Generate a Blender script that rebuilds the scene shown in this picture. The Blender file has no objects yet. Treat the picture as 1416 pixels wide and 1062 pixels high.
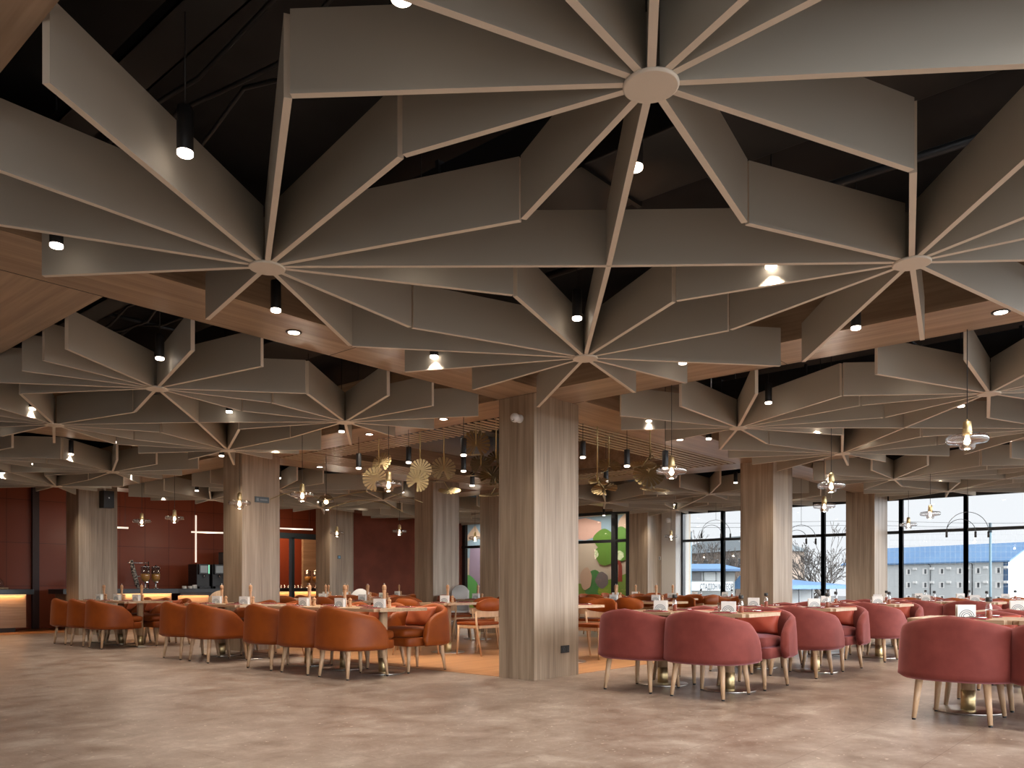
import bpy, bmesh, math, random
from mathutils import Vector, Matrix
random.seed(7)
SC = bpy.context.scene
COL = SC.collection
PI = math.pi

# ---------------------------------------------------------------- camera, world, exposure
# World axes follow the building: x along one beam direction, y along the other, z up (metres).
F_PX, HOR, CX = 1113.0, 809.0, 708.0
FX, FY = .7556, .6551            # camera forward
RX, RY = .6551, -.7556           # camera right
CAM_Z = 1.0
cd = bpy.data.cameras.new('camera'); cam = bpy.data.objects.new('camera', cd); COL.objects.link(cam)
cd.sensor_width = 36; cd.lens = F_PX / 1416 * 36; cd.shift_y = (HOR - 531) / 1416; cd.clip_end = 600; cd.clip_start = .05
cam.location = (0, 0, CAM_Z); cam.rotation_euler = (PI / 2, 0, math.atan2(FY, FX) - PI / 2)
SC.camera = cam
SC.view_settings.view_transform = 'Standard'; SC.view_settings.look = 'None'
SC.view_settings.gamma = 1; SC.view_settings.use_curve_mapping = False
SC.view_settings.exposure = 0.0
SC.cycles.use_denoising = True
SC.cycles.max_bounces = 9; SC.cycles.diffuse_bounces = 5; SC.cycles.glossy_bounces = 3
SC.cycles.transparent_max_bounces = 12; SC.cycles.transmission_bounces = 4
SC.cycles.sample_clamp_indirect = 4; SC.cycles.caustics_reflective = False; SC.cycles.caustics_refractive = False
w = bpy.data.worlds.new('overcast_sky'); SC.world = w; w.use_nodes = True
# overcast sky, clearly brighter on the side (-y) where the sun sits behind the cloud
bg = w.node_tree.nodes['Background']; bg.inputs[0].default_value = (.93, .96, 1, 1)
_nt = w.node_tree; _tc = _nt.nodes.new('ShaderNodeTexCoord'); _sp = _nt.nodes.new('ShaderNodeSeparateXYZ'); _mr = _nt.nodes.new('ShaderNodeMapRange')
_mr.interpolation_type = 'SMOOTHSTEP'
for _i, _v in enumerate((-.1, -.8, 1.04, 8.5)): _mr.inputs[_i + 1].default_value = _v
_nt.links.new(_tc.outputs['Generated'], _sp.inputs[0]); _nt.links.new(_sp.outputs[1], _mr.inputs[0]); _nt.links.new(_mr.outputs[0], bg.inputs[1])
SPOT_W, DOWN_W, PEND_W = 85, 70, 9
WARM = (1, .85, .68)

# ---------------------------------------------------------------- materials
MATS = {}
def mat(name, col, rough=.5, metal=0, emit=0, sheen=0, spec=.5, coat=0, trans=0):
    m = bpy.data.materials.new(name); m.use_nodes = True
    b = m.node_tree.nodes['Principled BSDF']
    b.inputs['Base Color'].default_value = (*col, 1); b.inputs['Roughness'].default_value = rough
    b.inputs['Metallic'].default_value = metal; b.inputs['Specular IOR Level'].default_value = spec
    if emit: b.inputs['Emission Color'].default_value = (*col, 1); b.inputs['Emission Strength'].default_value = emit
    if sheen: b.inputs['Sheen Weight'].default_value = sheen; b.inputs['Sheen Roughness'].default_value = .4; b.inputs['Sheen Tint'].default_value = ((.9, .42, .48, 1) if 'rose' in name else (*[min(1, c * 2 + .2) for c in col], 1))
    if coat: b.inputs['Coat Weight'].default_value = coat
    if trans: b.inputs['Transmission Weight'].default_value = trans
    MATS[name] = m
    return m
def N(m, t, **kw):
    n = m.node_tree.nodes.new(t)
    for k, v in kw.items(): setattr(n, k, v)
    return n
def L(m, a, b): m.node_tree.links.new(a, b)
def ramp(m, stops):
    r = N(m, 'ShaderNodeValToRGB'); e = r.color_ramp.elements
    while len(e) < len(stops): e.new(.5)
    for i, (p, c) in enumerate(stops): e[i].position = p; e[i].color = (*c, 1)
    return r
def coords(m, scale, kind='Object', rot=(0, 0, 0)):
    t = N(m, 'ShaderNodeTexCoord'); mp = N(m, 'ShaderNodeMapping')
    mp.inputs['Scale'].default_value = scale; mp.inputs['Rotation'].default_value = rot
    L(m, t.outputs[kind], mp.inputs[0]); return mp
def wood(name, axis, light, dark, rough=.38, fine=1.0):
    m = mat(name, light, rough); b = m.node_tree.nodes['Principled BSDF']
    s = [9 * fine] * 3; s[axis] = .35 * fine
    n1 = N(m, 'ShaderNodeTexNoise'); n1.inputs['Scale'].default_value = 1; n1.inputs['Detail'].default_value = 3; n1.inputs['Distortion'].default_value = .35
    L(m, coords(m, s).outputs[0], n1.inputs['Vector'])
    s2 = [42 * fine] * 3; s2[axis] = 1.6 * fine
    n2 = N(m, 'ShaderNodeTexNoise'); n2.inputs['Scale'].default_value = 1; n2.inputs['Detail'].default_value = 4
    L(m, coords(m, s2).outputs[0], n2.inputs['Vector'])
    mx = N(m, 'ShaderNodeMix', data_type='FLOAT'); mx.inputs[0].default_value = .4
    L(m, n1.outputs[0], mx.inputs[2]); L(m, n2.outputs[0], mx.inputs[3])
    r = ramp(m, [(.36, dark), (.5, [(a + c) / 2 for a, c in zip(light, dark)]), (.62, light)])
    L(m, mx.outputs[0], r.inputs[0]); L(m, r.outputs[0], b.inputs['Base Color'])
    return m
def mottle(name, c1, c2, scale, rough=.5, detail=4, stops=(.35, .65), **kw):
    m = mat(name, c1, rough, **kw); b = m.node_tree.nodes['Principled BSDF']
    n = N(m, 'ShaderNodeTexNoise'); n.inputs['Scale'].default_value = scale; n.inputs['Detail'].default_value = detail
    L(m, coords(m, (1, 1, 1)).outputs[0], n.inputs['Vector'])
    r = ramp(m, [(stops[0], c1), (stops[1], c2)])
    L(m, n.outputs[0], r.inputs[0]); L(m, r.outputs[0], b.inputs['Base Color'])
    return m
def glass(name, tint=(1, 1, 1), gloss=.07, rough=.0, fac=.6):
    m = bpy.data.materials.new(name); m.use_nodes = True; nt = m.node_tree; nt.nodes.clear()
    o = N(m, 'ShaderNodeOutputMaterial'); mx = N(m, 'ShaderNodeMixShader'); t = N(m, 'ShaderNodeBsdfTransparent'); g = N(m, 'ShaderNodeBsdfGlossy')
    lw = N(m, 'ShaderNodeLayerWeight'); lw.inputs[0].default_value = .25
    ma = N(m, 'ShaderNodeMath', operation='MULTIPLY_ADD'); ma.inputs[1].default_value = fac; ma.inputs[2].default_value = gloss
    t.inputs[0].default_value = (*tint, 1); g.inputs['Roughness'].default_value = rough
    L(m, lw.outputs['Facing'], ma.inputs[0]); L(m, ma.outputs[0], mx.inputs[0]); L(m, t.outputs[0], mx.inputs[1]); L(m, g.outputs[0], mx.inputs[2]); L(m, mx.outputs[0], o.inputs[0])
    return m

OAK_L, OAK_D = (.50, .36, .235), (.30, .195, .115)
M_COL = wood('column_oak', 2, (.42, .325, .235), (.23, .165, .112), .42)
M_BX = wood('beam_oak_x', 0, (.42, .305, .205), (.26, .175, .11), .34)
M_BY = wood('beam_oak_y', 1, (.42, .305, .205), (.26, .175, .11), .34)
M_OAK = wood('table_oak', 1, (.55, .38, .24), (.38, .24, .14), .33, 1.6)
M_LEG = wood('leg_oak', 2, (.62, .42, .26), (.48, .30, .17), .4, 2)
M_MILL = wood('mill_beech', 2, (.62, .35, .19), (.48, .25, .12), .35, 3)
M_PARQ = wood('parquet_oak', 0, (.52, .27, .125), (.36, .17, .075), .33)
M_BLADE = mat('baffle_taupe', (.45, .425, .365), .55, spec=.3)
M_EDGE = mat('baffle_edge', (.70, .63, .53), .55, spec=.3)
M_BLACK = mottle('void_black', (.004, .004, .004), (.012, .012, .013), 2.5, .7)
M_DUCT = mat('duct_black', (.012, .012, .013), .45)
M_BLK = mat('black_metal', (.014, .014, .015), .4)
M_FRAME = mat('anthracite_frame', (.018, .02, .023), .35)
M_STEEL = mat('brushed_steel', (.66, .63, .58), .3, 1)
M_BRASS = mat('brass', (.70, .55, .30), .42, 1)
M_BRASSD = mat('antique_brass', (.40, .33, .18), .4, 1)
M_LEAF = mat('leaf_brass', (.42, .33, .185), .42, 1)
M_CHROME = mat('chrome', (.8, .8, .8), .12, 1)
M_LENS = mat('lamp_lens', (1, .84, .70), emit=9)
M_BULB = mat('bulb_glow', (1, .74, .48), emit=8)
M_LEDW = mat('led_warm', (1, .52, .22), emit=2.2)
M_LEDN = mat('led_neutral', (1, .86, .72), emit=4)
M_WIN = glass('window_glass', (.98, .985, .985), .015, fac=.22)
M_PG = glass('lamp_glass', (.95, .95, .95), .30, .05)
M_CLR = glass('clear_plastic', (.95, .96, .97), .10, .03)
M_ORG = mottle('orange_leather', (.20, .040, .004), (.25, .055, .006), 5, .5, sheen=.1, spec=.25)
M_PINK = mottle('rose_velvet', (.150, .020, .013), (.21, .036, .026), 7, .8, stops=(.3, .7), sheen=.5)
M_PILO = mottle('orange_pillow_cloth', (.30, .05, .007), (.36, .07, .012), 6, .6, sheen=.2)
M_PILR = mottle('coral_pillow_cloth', (.32, .04, .02), (.38, .06, .03), 6, .6, sheen=.2)
M_NAP = mat('dark_red_napkin', (.22, .02, .025), .85)
M_WHITE = mat('white_card', (.78, .77, .75), .6)
M_PLAS = mat('white_plastic', (.75, .74, .72), .35)
M_PRINT = mat('printed_blue_grey', (.10, .16, .2), .6)
M_COUNT = mat('slate_counter', (.045, .06, .072), .3)
M_COUNT2 = mat('black_counter', (.012, .012, .013), .3)
M_CREAM = mat('cream_plaster', (.62, .60, .56), .7)
M_JUICE = mat('orange_juice', (.75, .36, .06), .3)
M_SAUCE = mat('red_sauce', (.30, .05, .02), .3)
M_GREEN = mat('green_display', (.25, .9, .55), emit=1.2)

def m_tiles():
    m = mat('terracotta_tiles', (.2, .05, .02), .4, spec=.3)
    b = m.node_tree.nodes['Principled BSDF']
    br = N(m, 'ShaderNodeTexBrick', offset=0.0); br.inputs['Scale'].default_value = 1
    br.inputs['Brick Width'].default_value = .62; br.inputs['Row Height'].default_value = .98; br.inputs['Mortar Size'].default_value = .004
    br.inputs['Color1'].default_value = (.25, .055, .022, 1); br.inputs['Color2'].default_value = (.22, .048, .02, 1); br.inputs['Mortar'].default_value = (.06, .014, .008, 1)
    L(m, coords(m, (1, 1, 1), rot=(PI / 2, 0, 0)).outputs[0], br.inputs['Vector']); L(m, br.outputs[0], b.inputs['Base Color'])
    return m
M_TILE = m_tiles()
M_RUST = mottle('rust_plaster', (.18, .04, .02), (.24, .058, .03), 2.2, .7)
def m_stone():
    m = mat('stone_tiles', (.4, .33, .28), .3); b = m.node_tree.nodes['Principled BSDF']
    n = N(m, 'ShaderNodeTexNoise'); n.inputs['Scale'].default_value = 2.6; n.inputs['Detail'].default_value = 12; n.inputs['Roughness'].default_value = .78; n.inputs['Distortion'].default_value = .3
    L(m, coords(m, (1, 1, 1)).outputs[0], n.inputs['Vector'])
    r = ramp(m, [(.36, (.185, .13, .10)), (.46, (.265, .20, .163)), (.54, (.325, .257, .216)), (.66, (.45, .385, .335))]); L(m, n.outputs[0], r.inputs[0])
    v = N(m, 'ShaderNodeTexNoise'); v.inputs['Scale'].default_value = 26; v.inputs['Detail'].default_value = 3
    L(m, coords(m, (1, 1, 1)).outputs[0], v.inputs['Vector'])
    r2 = ramp(m, [(.66, (0, 0, 0)), (.72, (1, 1, 1))]); L(m, v.outputs[0], r2.inputs[0])
    mx = N(m, 'ShaderNodeMix', data_type='RGBA'); mx.inputs[7].default_value = (.6, .52, .45, 1)
    L(m, r2.outputs[0], mx.inputs[0]); L(m, r.outputs[0], mx.inputs[6])
    br = N(m, 'ShaderNodeTexBrick', offset=.5); br.inputs['Scale'].default_value = 1; br.inputs['Brick Width'].default_value = 1.2; br.inputs['Row Height'].default_value = .6; br.inputs['Mortar Size'].default_value = .0022
    br.inputs['Color1'].default_value = (1, 1, 1, 1); br.inputs['Color2'].default_value = (.93, .93, .93, 1); br.inputs['Mortar'].default_value = (.55, .52, .5, 1)
    L(m, coords(m, (1, 1, 1)).outputs[0], br.inputs['Vector'])
    mu = N(m, 'ShaderNodeMix', data_type='RGBA', blend_type='MULTIPLY'); mu.inputs[0].default_value = 1
    L(m, mx.outputs[2], mu.inputs[6]); L(m, br.outputs[0], mu.inputs[7]); L(m, mu.outputs[2], b.inputs['Base Color'])
    rr = N(m, 'ShaderNodeMapRange'); rr.inputs[3].default_value = .26; rr.inputs[4].default_value = .42
    L(m, n.outputs[0], rr.inputs[0]); L(m, rr.outputs[0], b.inputs['Roughness'])
    return m
M_STONE = m_stone()

# ---------------------------------------------------------------- mesh helpers
def bx(bm, x0, x1, y0, y1, z0, z1, mi=0, bev=0):
    vs = [bm.verts.new((x, y, z)) for x in (x0, x1) for y in (y0, y1) for z in (z0, z1)]
    fs = [bm.faces.new([vs[i] for i in f]) for f in ((0, 1, 3, 2), (4, 6, 7, 5), (0, 4, 5, 1), (2, 3, 7, 6), (0, 2, 6, 4), (1, 5, 7, 3))]
    for f in fs: f.material_index = mi
    if bev:
        es = list({e for f in fs for e in f.edges})
        bmesh.ops.bevel(bm, geom=es, offset=bev, segments=2, profile=.5, affect='EDGES')
    return fs
def lathe(bm, prof, n=20, c=(0, 0, 0), mi=0, mtx=None):
    rings = []
    for r, z in prof:
        rings.append([bm.verts.new((c[0] + max(r, 1e-4) * math.cos(2 * PI * i / n), c[1] + max(r, 1e-4) * math.sin(2 * PI * i / n), c[2] + z)) for i in range(n)])
    for a, b in zip(rings, rings[1:]):
        for i in range(n):
            f = bm.faces.new((a[i], a[(i + 1) % n], b[(i + 1) % n], b[i])); f.smooth = True; f.material_index = mi
    for rg, rev in ((rings[0], True), (rings[-1], False)):
        f = bm.faces.new(rg[::-1] if rev else rg); f.material_index = mi
    if mtx is not None:
        for rg in rings:
            for v in rg: v.co = mtx @ v.co
def tube(bm, pts, rad, n=8, mi=0):
    pts = [Vector(p) for p in pts]; rads = rad if isinstance(rad, (list, tuple)) else [rad] * len(pts); rings = []
    for i, p in enumerate(pts):
        d = (pts[min(i + 1, len(pts) - 1)] - pts[max(i - 1, 0)]).normalized()
        up = Vector((0, 0, 1)) if abs(d.z) < .9 else Vector((1, 0, 0))
        a = d.cross(up).normalized(); b = a.cross(d).normalized()
        rings.append([bm.verts.new(p + (a * math.cos(2 * PI * k / n) + b * math.sin(2 * PI * k / n)) * rads[i]) for k in range(n)])
    for a, b in zip(rings, rings[1:]):
        for k in range(n):
            f = bm.faces.new((a[k], b[k], b[(k + 1) % n], a[(k + 1) % n])); f.smooth = True; f.material_index = mi
    for rg in (rings[0], rings[-1][::-1]):
        f = bm.faces.new(rg); f.material_index = mi
def prism(bm, pts, z0, z1, mi=0):
    a = [bm.verts.new((x, y, z0)) for x, y in pts]; b = [bm.verts.new((x, y, z1)) for x, y in pts]; n = len(pts)
    fs = [bm.faces.new(a[::-1]), bm.faces.new(b)] + [bm.faces.new((a[i], a[(i + 1) % n], b[(i + 1) % n], b[i])) for i in range(n)]
    for f in fs: f.material_index = mi
    return fs
def mesh(name, bm, mats, smooth=False):
    bmesh.ops.recalc_face_normals(bm, faces=bm.faces)
    me = bpy.data.meshes.new(name); bm.to_mesh(me); bm.free()
    for m in (mats if isinstance(mats, (list, tuple)) else [mats]): me.materials.append(m)
    if smooth:
        for p in me.polygons: p.use_smooth = True
    return me
def link(name, me, parent=None, loc=(0, 0, 0), rz=0):
    o = bpy.data.objects.new(name, me); COL.objects.link(o); o.location = loc; o.rotation_euler = (0, 0, rz)
    if parent: o.parent = parent
    return o
def tag(o, label, cat, group=None):
    o['label'] = label; o['category'] = cat
    if group: o['group'] = group
    return o
def thing(name, label, cat, loc=(0, 0, 0), rz=0, group=None):
    return tag(link(name, None, None, loc, rz), label, cat, group)
def struct(name, me, parent=None):
    o = link(name, me, parent)
    if not parent: o['kind'] = 'structure'
    return o
def box_me(name, m, *b, bev=0):
    bm = bmesh.new(); bx(bm, *b, bev=bev); return mesh(name, bm, m)
class Proto:
    """parts of a kind of thing; place() makes a thing with its own part objects sharing the meshes"""
    def __init__(s, name, cat): s.name = name; s.cat = cat; s.parts = []
    def add(s, name, me, parent=-1): s.parts.append((name, me, parent)); return len(s.parts) - 1
    def place(s, label, loc, rz=0, group=None, swap=None):
        if len(s.parts) == 1 and s.parts[0][2] == -1 and s.parts[0][0] == s.name:
            return tag(link(s.name, s.parts[0][1], None, loc, rz), label, s.cat, group)
        r = thing(s.name, label, s.cat, loc, rz, group); made = []
        for n, me, p in s.parts:
            made.append(link(n, (swap or {}).get(n, me), r if p < 0 else made[p]))
        return r
def at(px, d, z=None, py=None):
    """point on the line of sight through column px of the photograph at distance d"""
    X = (px - CX) / F_PX * d
    if z is None: z = CAM_Z + (HOR - py) / F_PX * d
    return Vector((RX * X + FX * d, RY * X + FY * d, z))
ORD = ['first', 'second', 'third', 'fourth', 'fifth', 'sixth', 'seventh', 'eighth']

# ---------------------------------------------------------------- floor, walls, upper ceiling
Z_S = 3.008
struct('floor', box_me('floor', M_STONE, -4, 19.6, -4, 24, -.12, 0))
struct('floor_parquet', box_me('floor_parquet', M_PARQ, 6.54, 12.6, 5.36, 11.2, 0, .004))
struct('floor_kitchen', box_me('floor_kitchen', M_PARQ, 0, 13, 18.2, 20.35, 0, .004))
struct('ceiling', box_me('ceiling', M_BLACK, -4, 21.5, -4, 24, 4.0, 4.15))
struct('wall_back', box_me('wall_back', M_CREAM, -4.2, -4, -4, 24, 0, 4.0))
bm = bmesh.new(); bx(bm, -4, 13.15, 20.35, 20.5, 0, 4); bx(bm, 14.92, 16.6, 20.35, 20.5, 0, 4); bx(bm, 13.15, 14.92, 20.35, 20.5, 2.52, 4)
struct('wall_left', mesh('wall_left', bm, M_TILE))
struct('trim_1', box_me('trim_1', mat('recess_shade', (.03, .008, .006), .5), 6.70, 6.84, 20.26, 20.37, 0, 4))  # solid dark strip for a wall recess, its shade put into the colour
bm = bmesh.new(); bx(bm, 13.35, 18.36, 18.0, 18.15, 0, 4)
struct('wall_far', mesh('wall_far', bm, M_RUST))
struct('wall_passage', box_me('wall_passage', M_RUST, 14.9, 15.05, 18.15, 20.35, 0, 4))
struct('wall_servery_end', box_me('wall_servery_end', M_RUST, 16.5, 16.65, 20.35, 22.8, 0, 4))
bm = bmesh.new(); bx(bm, 11.6, 16.5, 22.6, 22.75, 0, 4); struct('wall_servery', mesh('wall_servery', bm, mat('servery_rust', (.26, .05, .02), .5)))
struct('ceiling_kitchen', box_me('ceiling_kitchen', M_BLACK, -4, 16.5, 17.7, 22.6, 3.45, 3.55))

# wooden coffer beams -------------------------------------------------
beams = [  # name, x0,x1,y0,y1, along x?
    (1.07 - 3.6, 1.07, -3.5, 5.17, 0), (-2.6, 6.5, 5.17, 5.82, 1), (-2.6, 2.37, 5.82, 17.6, 0),
    (6.5, 7.17, -3.5, 5.17, 0), (6.5, 7.17, 5.17, 17.0, 0), (7.17, 12.46, 5.17, 5.90, 1), (2.37, 6.5, 11.08, 11.74, 1),
    (-2.6, 13.1, 17.0, 17.7, 1), (7.17, 12.46, 11.08, 11.74, 1), (12.46, 13.1, -3.5, 17.0, 0), (13.1, 18.3, 5.17, 5.85, 1),
    (13.1, 18.3, 11.08, 11.74, 1), (18.3, 19.35, -3.5, 17.0, 0), (13.1, 19.35, 17.0, 18.1, 1), (1.07, 6.5, -.75, -.07, 1), (7.17, 12.46, -.75, -.1, 1), (13.1, 18.3, -.75, -.1, 1)]
for i, (a, b, c, d, ax) in enumerate(beams):
    struct('trim_%d' % (i + 2), box_me('trim_%d' % (i + 2), M_BX if ax else M_BY, a, b, c, d, Z_S, 3.62))
# dark joint lines in the soffit panels
bm = bmesh.new()
for b in ((-2.6, 2.37, 5.815, 5.823), (6.494, 6.500, 5.17, 5.90), (7.165, 7.171, 5.17, 5.9)): bx(bm, *b, Z_S - .0015, Z_S + .002)
for q in (5.17,): bx(bm, 4.27, 4.276, 5.17, 5.82, Z_S - .0015, Z_S + .002)
bx(bm, 6.5, 7.17, 2.9, 2.906, Z_S - .0015, Z_S + .002)
struct('trim_20', mesh('trim_20', bm, M_BLK))

# ducts and cable trays in the black void ------------------------------
PANELS = {
 'nearest': (1.07, 3.77, 6.42, -.05, 2.55, 5.12), 'left': (2.39, 4.43, 6.42, 5.85, 8.42, 11.02), 'right': (7.18, 9.86, 12.42, -.05, 2.63, 5.15),
 'far left': (2.42, 4.45, 6.42, 11.78, 14.4, 16.95), 'far middle': (7.2, 9.86, 12.4, 11.78, 14.4, 16.95), 'window': (13.14, 15.72, 18.26, 5.88, 8.45, 11.02),
 'right window': (13.14, 15.72, 18.26, -.05, 2.6, 5.14), 'farthest': (13.14, 15.72, 18.26, 11.78, 14.4, 16.95)}
for i, (n, P) in enumerate(PANELS.items()):
    if n in ('farthest', 'far middle', 'far left', 'window'): continue
    d = thing('air_duct', 'black square air duct in the dark void above the %s coffer' % n, 'duct', (P[1], (P[3] + P[5]) / 2, 3.42))
    h = (P[5] - P[3]) / 2 - .1
    bm = bmesh.new(); bx(bm, -.28, .28, -h, h, -.18, .2, bev=.01)
    for k in range(5): bx(bm, -.3, .3, -h + .3 + k * (2 * h - .6) / 4 - .015, -h + .3 + k * (2 * h - .6) / 4 + .015, -.2, .22)
    link('duct_body', mesh('duct_body', bm, M_DUCT), d)
    for hx in (-.35, .35):
        for hy in (-h + .2, h - .2):
            bm = bmesh.new(); tube(bm, [(hx, hy, -.1), (hx, hy, .57)], .008, 6); link('hanger_rod', mesh('hanger_rod', bm, M_STEEL), d)
    t = thing('cable_tray', 'black perforated cable tray with sagging cables above the %s coffer' % n, 'cable tray', (P[0] + .7, (P[3] + P[5]) / 2, 3.5))
    bm = bmesh.new(); bx(bm, -.1, .1, -h, h, 0, .008); bx(bm, -.1, -.09, -h, h, 0, .06); bx(bm, .09, .1, -h, h, 0, .06); link('tray', mesh('tray', bm, M_DUCT), t)
    for k in range(3):
        bm = bmesh.new(); x0 = .2 + k * .16
        tube(bm, [(x0 + .05 * math.sin(a * 1.7 + k), -h + 2 * h * a / 12, .1 - .12 * abs(math.sin(a * .8 + k))) for a in range(13)], .012, 6)
        link('cable', mesh('cable', bm, M_BLK), t)
    pp = thing('sprinkler_pipe', 'thin black sprinkler pipe high above the %s coffer' % n, 'pipe', (P[2] - .8, (P[3] + P[5]) / 2, 3.75))
    bm = bmesh.new(); tube(bm, [(0, -h, 0), (0, h, 0)], .03, 10); tube(bm, [(0, 0, 0), (-2.2, 0, 0)], .02, 8); link('pipe_run', mesh('pipe_run', bm, M_DUCT), pp)

# ---------------------------------------------------------------- twelve-blade ceiling stars
def tmpl(A, kind):
    p0, pm, p1, q0, qm, q1 = A
    if kind == 'B':
        R = (2.39, 4.43, 6.41, 5.8, 8.42, 11.0)
        S = {'ll': ((3.42, 7.22), [(0, 6.51), (0, 7.0), (0, 7.49), (0, 8.1), ('t', 2.68), ('t', 3.74), 'c', ('r', 7.51), ('r', 6.94), ('r', 6.34), ('b', 3.04), ('b', 3.64)]),
             'hl': ((5.47, 7.15), [('l', 6.34), ('l', 6.94), ('l', 7.51), ('b', 4.97), ('b', 5.55), ('b', 6.21), ('R', 6.71), ('R', 7.42), ('R', 8.29), ('t', 4.93), ('t', 5.62), 'c']),
             'lh': ((3.44, 9.74), [('r', 10.5), ('r', 9.99), ('r', 9.29), ('t', 2.68), ('t', 3.74), 'c', (0, 9.0), (0, 9.6), (0, 10.3), ('T', 2.7), ('T', 3.3), ('T', 3.89)]),
             'hh': ((5.6, 9.85), [('l', 10.5), ('l', 9.99), ('l', 9.29), ('t', 4.93), ('t', 5.62), 'c', ('R', 10.07), ('R', 9.4), ('R', 8.9), ('T', 4.94), ('T', 5.65), ('T', 6.36)])}
    else:
        R = (1.07, 3.77, 6.42, -.05, 2.55, 5.12)
        S = {'ll': ((2.5, 1.51), [('t', 1.69), ('t', 2.24), ('t', 3.02), 'c', ('r', 1.74), ('r', .97), (0, 2.08), (0, 1.42), (0, .6), ('b', 1.87), ('b', 2.42), ('b', 3.65)]),
             'lh': ((2.52, 4.01), [('t', 1.69), ('t', 2.24), ('t', 3.02), 'c', ('r', 3.25), ('r', 4.2), ('r', 4.87), ('T', 2.76), ('T', 1.74), (0, 4.68), (0, 3.95), (0, 3.13)]),
             'hl': ((4.83, 1.25) if kind == 'A' else (4.98, 1.3), [('t', 4.51), ('t', 5.28), 'c', ('l', 1.74), ('l', .97), ('l', .42), ('b', 4.3), ('b', 4.95), ('b', 5.85), ('R', .89), ('R', 1.59), ('R', 2.47)]),
             'hh': ((5.17, 3.72), [('t', 4.51), ('t', 5.28), 'c', ('l', 3.25), ('l', 4.2), ('l', 4.87), ('T', 4.52), ('T', 5.35), ('T', 6.3), ('R', 4.05), ('R', 3.51), ('R', 2.65)])}
    def mp(v, a, b): # piecewise linear map of a reference coordinate onto this coffer
        if v <= a[1]: return b[0] + (v - a[0]) / (a[1] - a[0]) * (b[1] - b[0])
        return b[1] + (v - a[1]) / (a[2] - a[1]) * (b[2] - b[1])
    mx = lambda v: mp(v, R[:3], A[:3]); my = lambda v: mp(v, R[3:], A[3:])
    out = {}
    for k, (h, es) in S.items():
        E = []
        for e in es:
            if e == 'c': E.append((pm, qm)); continue
            s, v = e
            if s == 0: E.append((p0, my(v)))
            elif s in ('l', 'r'): E.append((pm, my(v)))
            elif s == 'R': E.append((p1, my(v)))
            elif s == 't': E.append((mx(v), qm))
            elif s == 'T': E.append((mx(v), q1))
            elif s == 'b': E.append((mx(v), q0))
        out[k] = ((mx(h[0]), my(h[1])), E)
    return out
ZB, HB, TB = 2.79, .31, .030
HUB = mesh('hub', (lambda b: (lathe(b, [(.094, 0), (.1, .003), (.1, .012), (.094, .016)], 40), b)[1])(bmesh.new()), M_EDGE)
POS = {'ll': 'near-right', 'lh': 'near-left', 'hl': 'far-right', 'hh': 'far-left'}
def cam_depth(x, y): return FX * x + FY * y
def in_view(x, y, m=1.25, dmin=.6):
    d = cam_depth(x, y); X = RX * x + RY * y
    return d > dmin and abs(X) / d < .636 * m + .9 / d
for pn, P in PANELS.items():
    kind = 'A' if pn == 'nearest' else 'B' if pn in ('left', 'far left') else 'C'
    for sk, (h, E) in tmpl(P, kind).items():
        if not in_view(*h, 1.1): continue
        if pn == 'farthest' and sk in ('hl',): continue
        st = thing('ceiling_star', 'taupe twelve-blade ceiling star, %s hub of the %s wooden coffer' % (POS[sk], pn), 'ceiling baffle', (h[0], h[1], ZB), 0, 'ceiling stars of the %s coffer' % pn)
        link('hub', HUB, st, (0, 0, -.012))
        for e in E:
            dx, dy = e[0] - h[0], e[1] - h[1]; ln = math.hypot(dx, dy); a = math.atan2(dy, dx)
            bm = bmesh.new(); fs = bx(bm, .07, ln - .012, -TB / 2, TB / 2, 0, HB)
            for f in fs:
                f.normal_update()
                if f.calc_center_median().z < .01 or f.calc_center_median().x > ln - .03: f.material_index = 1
            link('blade', mesh('blade', bm, [M_BLADE, M_EDGE]), st, (0, 0, 0), a)

# ---------------------------------------------------------------- columns
bm = bmesh.new()
cols = [('big oak-clad column in the centre foreground', 6.50, 7.28, 5.33, 5.82, Z_S), ('oak-clad column behind the left orange chairs', 6.5, 7.15, 11.02, 11.56, Z_S),
        ('oak-clad column nearest the red tiled wall', 6.45, 7.2, 17.0, 17.62, Z_S), ('slim far oak column beside the glazed kitchen door', 12.5, 13.25, 17.0, 17.6, Z_S),
        ('oak column left of centre behind the brass leaves', 10.62, 11.32, 11.2, 11.72, Z_S), ('oak column half hidden behind the central one', 12.5, 13.2, 11.2, 11.74, Z_S),
        ('oak column between the two left window bays', 12.52, 13.3, 5.30, 5.86, Z_S), ('oak column against the window wall', 18.1, 19.0, 5.42, 6.02, Z_S),
        ('corner oak column at the end of the window wall', 18.3, 19.6, 11.15, 11.72, Z_S)]
colobs = []
for lab, a, b, c, d, z in cols:
    o = tag(link('column', box_me('column', M_COL, a, b, c, d, 0, z)), lab, 'column'); colobs.append(o)
struct('wall_corner', box_me('wall_corner', M_CREAM, 19.0, 19.6, 10.72, 11.15, 0, Z_S))

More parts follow.
